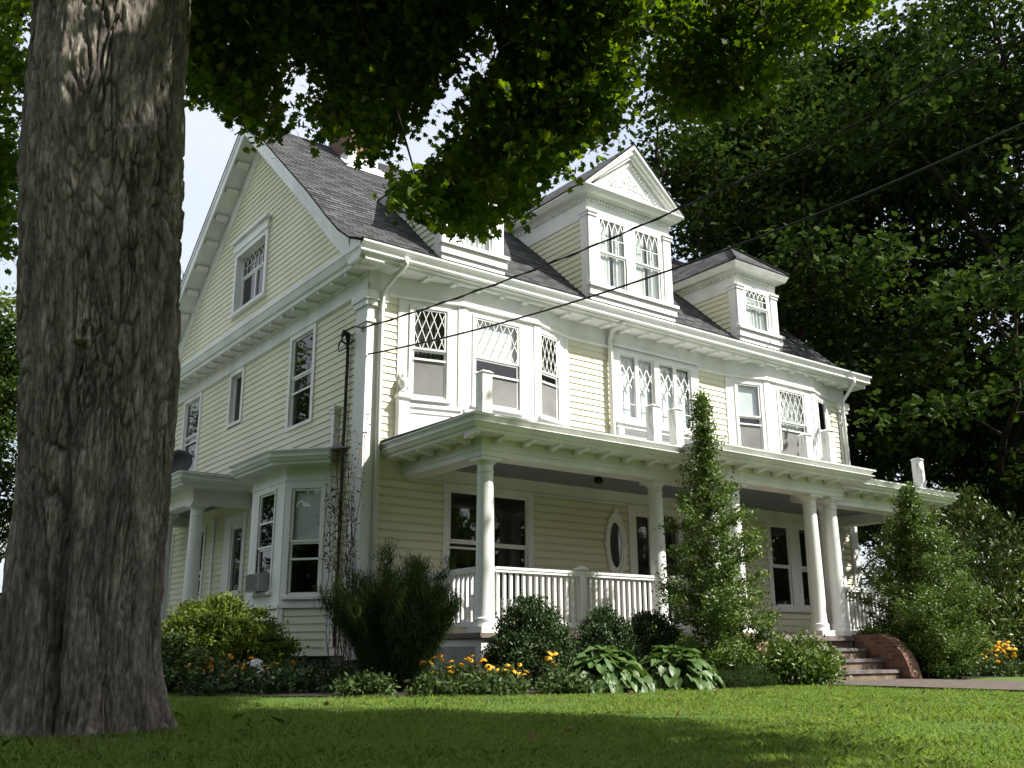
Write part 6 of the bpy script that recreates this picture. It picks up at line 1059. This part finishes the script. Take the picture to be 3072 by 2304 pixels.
# ================================================================= THE MAPLE IN FRONT
def dec(s): return np.array([[int(q) / 20 for q in p.split(',')] for p in s.split()])
TX, TY = -5.88, -7.07
maple = thing('maple_tree', 'huge old maple with shaggy grey bark and overhanging branches at the left', 'tree', (TX, TY, 0))
def trunk_mesh(nu, nv):
    verts = []; fis = []; H = 7.2
    for j in range(nv + 1):
        z = -.35 + (H + .35) * (j / nv) ** 1.05
        for i in range(nu):
            t = 2 * math.pi * i / nu; c, s = math.cos(t), math.sin(t); zz = max(z, 0)
            r = .440 + .0225 * zz + .01 * math.exp(-zz / 1.2) + .015 * math.cos(2 * t + .5) + .04 * math.exp(-zz * 3.5)
            r += math.exp(-zz * 3.4) * (.085 * max(0, math.cos(5 * t + 2.2)) ** 2 + .035 * math.cos(3 * t + 2))
            r += .05 * math.exp(-((z - 3.9) / .8) ** 2) * (.5 + .5 * math.cos(t - 3.6)) + .05 * math.exp(-((z - 4.6) / .45) ** 2) * max(0, math.cos(t + 2.3)) ** 3
            fl = .055 * (noise.noise((c * 2.2, s * 2.2, z * .45)) ) + .035 * noise.noise((c * 5 + 7, s * 5, z * .9))
            wv = noise.noise_vector((c * 2.5, s * 2.5, z * .9)); k1 = 7.6; kz = 1.15 + 1.2 * min(1, max(0, (z - 1.2) / 3)); mk = min(1.25, max(.12, .62 + .95 * noise.noise((c * 2.6 + 4, s * 2.6, z * .8)))); mk2 = min(1.3, max(.2, .7 + .9 * noise.noise((c * 4 + 9, s * 4, z * 1.3))))
            dv = noise.voronoi((c * k1 + wv.x * 1.7, s * k1 + wv.y * 1.7, z * kz + wv.z * 1.5))[0]; e1 = min(1, (dv[1] - dv[0]) / .22)
            dv2 = noise.voronoi((c * 17 + wv.y * 2.2, s * 17 + wv.z * 2, z * 3.2 + wv.x * 2))[0]; e2 = min(1, (dv2[1] - dv2[0]) / .25)
            sh = noise.noise((c * 20, s * 20, z * 6)); pl = noise.cell((c * 9.5, s * 9.5, z * 3.1))
            knot = .06 * math.exp(-((z - 4.05) / .22) ** 2 - ((math.sin((t + 1.55) / 2)) / .22) ** 2) - .05 * math.exp(-((z - 4.15) / .09) ** 2 - ((math.sin((t + 1.62) / 2)) / .07) ** 2)
            rr_ = r + fl - .036 * mk * (1 - e1) ** 1.4 - .015 * mk2 * (1 - e2) ** 1.3 + .013 * sh + knot
            crack = math.exp(-((math.sin((t + 2.15) / 2)) / .035) ** 2) * (.10 if z < 2.5 else .0); rr_ -= crack
            lx = .02 * math.sin(z * .9) - .062 * max(0, z - 2.4) * .8 + .115 * math.exp(-zz / 1.3); ly = .062 * max(0, z - 2.4) * .6 - .086 * math.exp(-zz / 1.3); fis.append(min(1, max((1 - e1) ** 1.6 * .95 * mk, (1 - e2) ** 1.8 * .75 * mk2)))
            verts.append((c * rr_ + lx, s * rr_ + ly, z))
    faces = [(j * nu + i, j * nu + (i + 1) % nu, (j + 1) * nu + (i + 1) % nu, (j + 1) * nu + i) for j in range(nv) for i in range(nu)]
    me = bpy.data.meshes.new('trunk'); me.from_pydata(verts, [], faces); me.materials.append(BARK)
    me.attributes.new('fissure', 'FLOAT', 'POINT').data.foreach_set('value', fis)
    for p in me.polygons: p.use_smooth = True
    return me
child('trunk', trunk_mesh(460, 700), maple)
m = MB(); rnd = random.Random(5)
def limb(p, q, r0_, r1, sag=.3, n=9):
    p, q = Vector(p), Vector(q); pts = []; rs = []
    for k in range(n + 1):
        t = k / n; v = p.lerp(q, t); v.z += sag * math.sin(t * math.pi); v += Vector((rnd.uniform(-1, 1), rnd.uniform(-1, 1), rnd.uniform(-1, 1))) * .09 * (0 < k < n); pts.append(v); rs.append(r0_ + (r1 - r0_) * t)
    m.tube(pts, rs, 8); return pts
Lsh, Llit, Lcr = dec(LOBE_SHADE), dec(LOBE_LIT), dec(CROWN); T0 = Vector((TX, TY, 0))
bases = [limb((0, 0, 6.8), Vector(e) - T0, r, .06, sg) for e, r, sg in (((-3.2, -5.4, 7.9), .2, .7), ((-1.4, -6.6, 7.6), .22, .9), ((.6, -7.6, 8.2), .2, 1.2), ((-5.9, -7.0, 14.5), .36, 0), ((-2.2, -11.0, 11.5), .22, .5), ((-9, -9, 12), .22, .4), ((-7, -3, 12), .22, .4), ((-4.6, -12, 10), .2, .5))]
allb = [p for b in bases for p in b[3:]]
for C in np.concatenate([Lsh[::9], Llit[::9], Lcr[::7]]):
    e = Vector(C) - T0; q = min(allb, key=lambda v: (v - e).length); limb(q, e, .03, .006, .1, 4)
o = m.build('limbs', LIMB, None, smooth=True); o.parent = maple
off = np.array([TX, TY, 0])
V1 = np.concatenate([Lsh, Llit]) - off
child('crown', leaf_mesh('crown', V1, 50, (.125, .125, .10), .094, 'maple', L_MAPLE, 201, up=.9, fold=.15), maple)
child('upper_crown', leaf_mesh('upper_crown', Lcr - off, 95, (.52, .52, .4), .20, 'maple', L_MAPLE, 202, up=.9, fold=.15), maple)

# ================================================================= TREES BEYOND THE HOUSE
def grow_tree(h, seed, spread=.42, r0_=.3, bare=.18, nl=15, per=70, size=.15, mat=None, flat=.5, sp=.42):
    rng = np.random.default_rng(seed); segs = []; tips = []
    def branch(p, d, L, r, lev):
        k = 5; pts = [p]; dd = d.copy()
        for i in range(k):
            dd = dd + rng.normal(size=3) * (.10 + .05 * lev) + np.array([0, 0, .05 if lev else 0]); dd /= np.linalg.norm(dd); pts.append(pts[-1] + dd * L / k)
        segs.append((pts, [max(r * (1 - .75 * i / k), .012) for i in range(k + 1)], lev))
        if lev >= 2:
            tips.extend(pts[2:]); return
        nb = nl if lev == 0 else 7
        for i in range(nb):
            t = (bare + (1 - bare) * (i + .5) / nb) if lev == 0 else .25 + .75 * (i + .5) / nb
            j = min(int(t * k), k - 1); f = t * k - j; q = pts[j] * (1 - f) + pts[j + 1] * f; th = i * 2.4 + rng.uniform(-.4, .4)
            if lev == 0: el = .25 + .75 * t + rng.normal() * .12; nd = np.array([math.cos(th) * math.cos(el), math.sin(th) * math.cos(el), math.sin(el)]); l2 = h * spread * (1.05 - .72 * t ** 1.6) * rng.uniform(.8, 1.15)
            else: sd = np.cross(dd, [0, 0, 1]); sd /= np.linalg.norm(sd) + 1e-6; nd = dd * .7 + sd * (1 if i % 2 else -1) * .75 + np.array([0, 0, rng.normal() * .3]); nd /= np.linalg.norm(nd); l2 = L * .48 * (1.1 - .5 * t)
            branch(q, nd, l2, r * (.42 if lev == 0 else .4), lev + 1)
    branch(np.array([0, 0, -.3]), np.array([0, 0, 1.0]), h * .93, r0_, 0)
    mt, ml = MB(), MB()
    for pts, rs, lev in segs: (mt if lev == 0 else ml).tube(pts, rs, 8 if lev == 0 else 4, cap=False)
    T = np.array(tips); T = T + rng.normal(size=T.shape) * .25
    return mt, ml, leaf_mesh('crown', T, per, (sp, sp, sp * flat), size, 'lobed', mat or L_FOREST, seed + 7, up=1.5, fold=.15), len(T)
protos = []
for (h, seed, kw) in ((20, 301, dict(per=80, size=.20, sp=.50, flat=.34)), (17, 302, dict(per=84, size=.19, spread=.48, sp=.50, flat=.34)), (13, 303, dict(per=26, size=.17, spread=.40, bare=.08, mat=L_PALE, sp=.35))):
    mt, ml, cm, nt_ = grow_tree(h, seed, **kw)
    r = thing('forest_tree', '', 'tree', (0, 0, 0), 'trees beyond the house'); tr = mt.build('trunk', LIMB, None, smooth=True); tr.parent = r; lb = ml.build('limbs', LIMB, None, smooth=True); lb.parent = r; child('crown', cm, r); protos.append(r)
used = set()
def place(pi, loc, s, rz, label):
    p = protos[pi]
    if pi in used:
        o = p.copy(); COL.objects.link(o)
        for ch in list(p.children): c = ch.copy(); COL.objects.link(c); c.parent = o
    else: o = p; used.add(pi)
    o.location = loc; o.scale = (s, s, s); o.rotation_euler = (0, 0, rz); o['label'] = label
place(1, (16.8, 5.5, 0), 1.12, .4, 'spreading tree just behind the right end of the roof, branches reaching the hipped dormer')
place(0, (20.5, 0.5, 0), 1.15, 1.0, 'tall dark tree beyond the right porch end with bare upright limbs at the top')
place(0, (26.0, 1.5, 0), 1.38, 2.6, 'tall tree at the right frame edge above the rhododendrons')
place(1, (24.0, 8.5, 0), 1.3, 3.9, 'dark tree second back behind the house end')
place(0, (30, 8, 0), 1.25, 5.2, 'farthest tall tree filling the gap right of the dormers')
place(1, (27, -3.5, 0), 1.0, .9, 'low-branched tree at the extreme right behind the second rhododendron')
place(2, (17.5, 17.5, 0), 1.0, 2.2, 'pale green young tree seen between the two right dormers')
place(1, (13.0, 21, 0), 1.1, 5.5, 'tree behind the house ridge right of the large dormer')
place(1, (21, 3.2, 0), .62, 2.9, 'small understory tree in deep shade under the tall trees')
place(1, (24, -1.2, 0), .58, 4.4, 'small understory tree behind the large rhododendron')
place(0, (19.5, 10, 0), .5, .8, 'young tree low behind the house end, left of the tall trunks')
place(1, (28, 3.5, 0), .6, 3.3, 'dark young tree low between the tall trunks at the right')
place(1, (-4.3, 14.0, 0), .52, 1.2, 'dark bushy tree low behind the left side of the maple trunk')
place(0, (34, -1, 0), .75, 2.3, 'dark tree deep in the wood behind the rhododendrons')
place(2, (-3.4, 17.0, 0), .82, .3, 'pale green tree left behind the maple trunk')
# unseen leaf banks added across the street and at left to darken ambient light
rng = np.random.default_rng(501); C = []
for k in range(2600):
    t = rng.random(); z = 13 * rng.random() ** .8
    if k % 2: x, y = -34 + 66 * t, -31 - 5 * rng.random() - abs(t - .5) * 4
    else: x, y = -21 - 5 * rng.random(), -32 + 62 * t
    C.append((x, y, max(.5, z * (.8 + .25 * math.sin(t * 40)) - 1)))
for k in range(1500):  # right bank, added out of view to block sun from the forest
    x = rng.uniform(34, 42); C.append((x, rng.uniform(-20, min(-1.5, -14.1 + .40 * (x + 7.5))), 23 * rng.random() ** .7))
tag(link('unseen_leaf_bank', leaf_mesh('unseen_leaf_bank', np.array(C), 26, (.9, .9, .7), .5, 'lobed', L_FOREST, 502, up=.5)), 'unseen leaf banks added to hold back sky light and sun, mirrored in the windows', 'unseen_leaf_bank', kind='stuff')
# distant conifer behind the gable
root = thing('conifer_tree', 'narrow conifer top peeping out between maple trunk and gable roof', 'tree', (1.35, 16.5, 0)); C = []; A = []; rng = np.random.default_rng(401)
for k in range(620):
    z = 12.6 * rng.random() ** .8; r = (12.7 - z) * .17 * rng.random() ** .5; th = rng.uniform(0, 6.28); C.append((math.cos(th) * r, math.sin(th) * r, z)); A.append((math.cos(th), math.sin(th), .15))
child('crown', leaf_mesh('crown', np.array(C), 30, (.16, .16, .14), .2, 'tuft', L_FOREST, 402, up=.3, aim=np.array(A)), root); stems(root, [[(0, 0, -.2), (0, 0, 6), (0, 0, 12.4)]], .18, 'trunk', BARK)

# ================================================================= PARKED CAR AT THE LEFT EDGE
car = thing('parked_car', 'teal green car parked on the driveway, just visible left of the maple trunk', 'car', (-6.4, 3.6, 0))
paint, nt, b = newmat('teal_car_paint'); b.inputs['Base Color'].default_value = (.02, .20, .15, 1); b.inputs['Roughness'].default_value = .22; b.inputs['Coat Weight'].default_value = .6
def cpart(mb, name, mat, par=car, smooth=False):
    o = mb.build(name, mat, None, smooth); o.parent = par; return o
SEC = [(-2.1, .32, .62, .70), (-2.0, .22, .72, .80), (-1.2, .20, .80, .84), (-.9, .20, .86, .86), (1.3, .20, .88, .86), (1.9, .22, .85, .82), (2.1, .32, .70, .74)]
m = MB()
for k in range(len(SEC) - 1):
    (xa, la, ha, wa), (xb, lb_, hb, wb) = SEC[k], SEC[k + 1]
    ra = [(xa, -wa, la), (xa, -wa * 1.02, (la + ha) / 2), (xa, -wa * .95, ha), (xa, wa * .95, ha), (xa, wa * 1.02, (la + ha) / 2), (xa, wa, la)]; rb = [(xb, -wb, lb_), (xb, -wb * 1.02, (lb_ + hb) / 2), (xb, -wb * .95, hb), (xb, wb * .95, hb), (xb, wb * 1.02, (lb_ + hb) / 2), (xb, wb, lb_)]
    for i in range(6): m.face([ra[i], ra[(i + 1) % 6], rb[(i + 1) % 6], rb[i]])
    if k == 0: m.face(ra)
    if k == len(SEC) - 2: m.face(rb)
m.hexa([(-.9, -.68, 1.33), (.9, -.68, 1.33), (.9, .68, 1.33), (-.9, .68, 1.33), (-.8, -.6, 1.40), (.8, -.6, 1.40), (.8, .6, 1.40), (-.8, .6, 1.40)])
for sy in (-1, 1):
    for (a, b_) in (((-1.45, .80), (-.88, 1.34)), ((1.55, .78), (.88, 1.34)), ((.05, .80), (.05, 1.34))): m.tube([(a[0], sy * a[1], .84), (b_[0], sy * .67, b_[1])], .035, 6)
cpart(m, 'body', paint)
m = MB(); m.hexa([(-1.42, -.77, .85), (1.5, -.77, .85), (1.5, .77, .85), (-1.42, .77, .85), (-.88, -.66, 1.335), (.88, -.66, 1.335), (.88, .66, 1.335), (-.88, .66, 1.335)]); gm, nt, b = newmat('car_glass'); b.inputs['Base Color'].default_value = (.03, .05, .05, 1); b.inputs['Roughness'].default_value = .05; cpart(m, 'windows', gm)
for sx in (-1.3, 1.32):
    for sy in (-.80, .80):
        m = MB(); m.lathe([(.2, -.1), (.3, -.1), (.32, -.06), (.32, .06), (.3, .1), (.2, .1)], (0, 0, 0), 20); wh = cpart(m, 'wheel', BLACK); wh.location = (sx, sy, .32); wh.rotation_euler = (math.pi / 2, 0, 0)
        m = MB(); m.lathe([(.19, -.08), (.205, .09), (.08, .11), (.02, .112)], (0, 0, 0), 14); cpart(m, 'rim', METAL, wh)
for sy in (-.55, .55):
    m = MB(); m.box(2.04, sy - .16, .58, 2.11, sy + .16, .70); cpart(m, 'headlight', GUTTER)
car.rotation_euler = (0, 0, R_(-8))
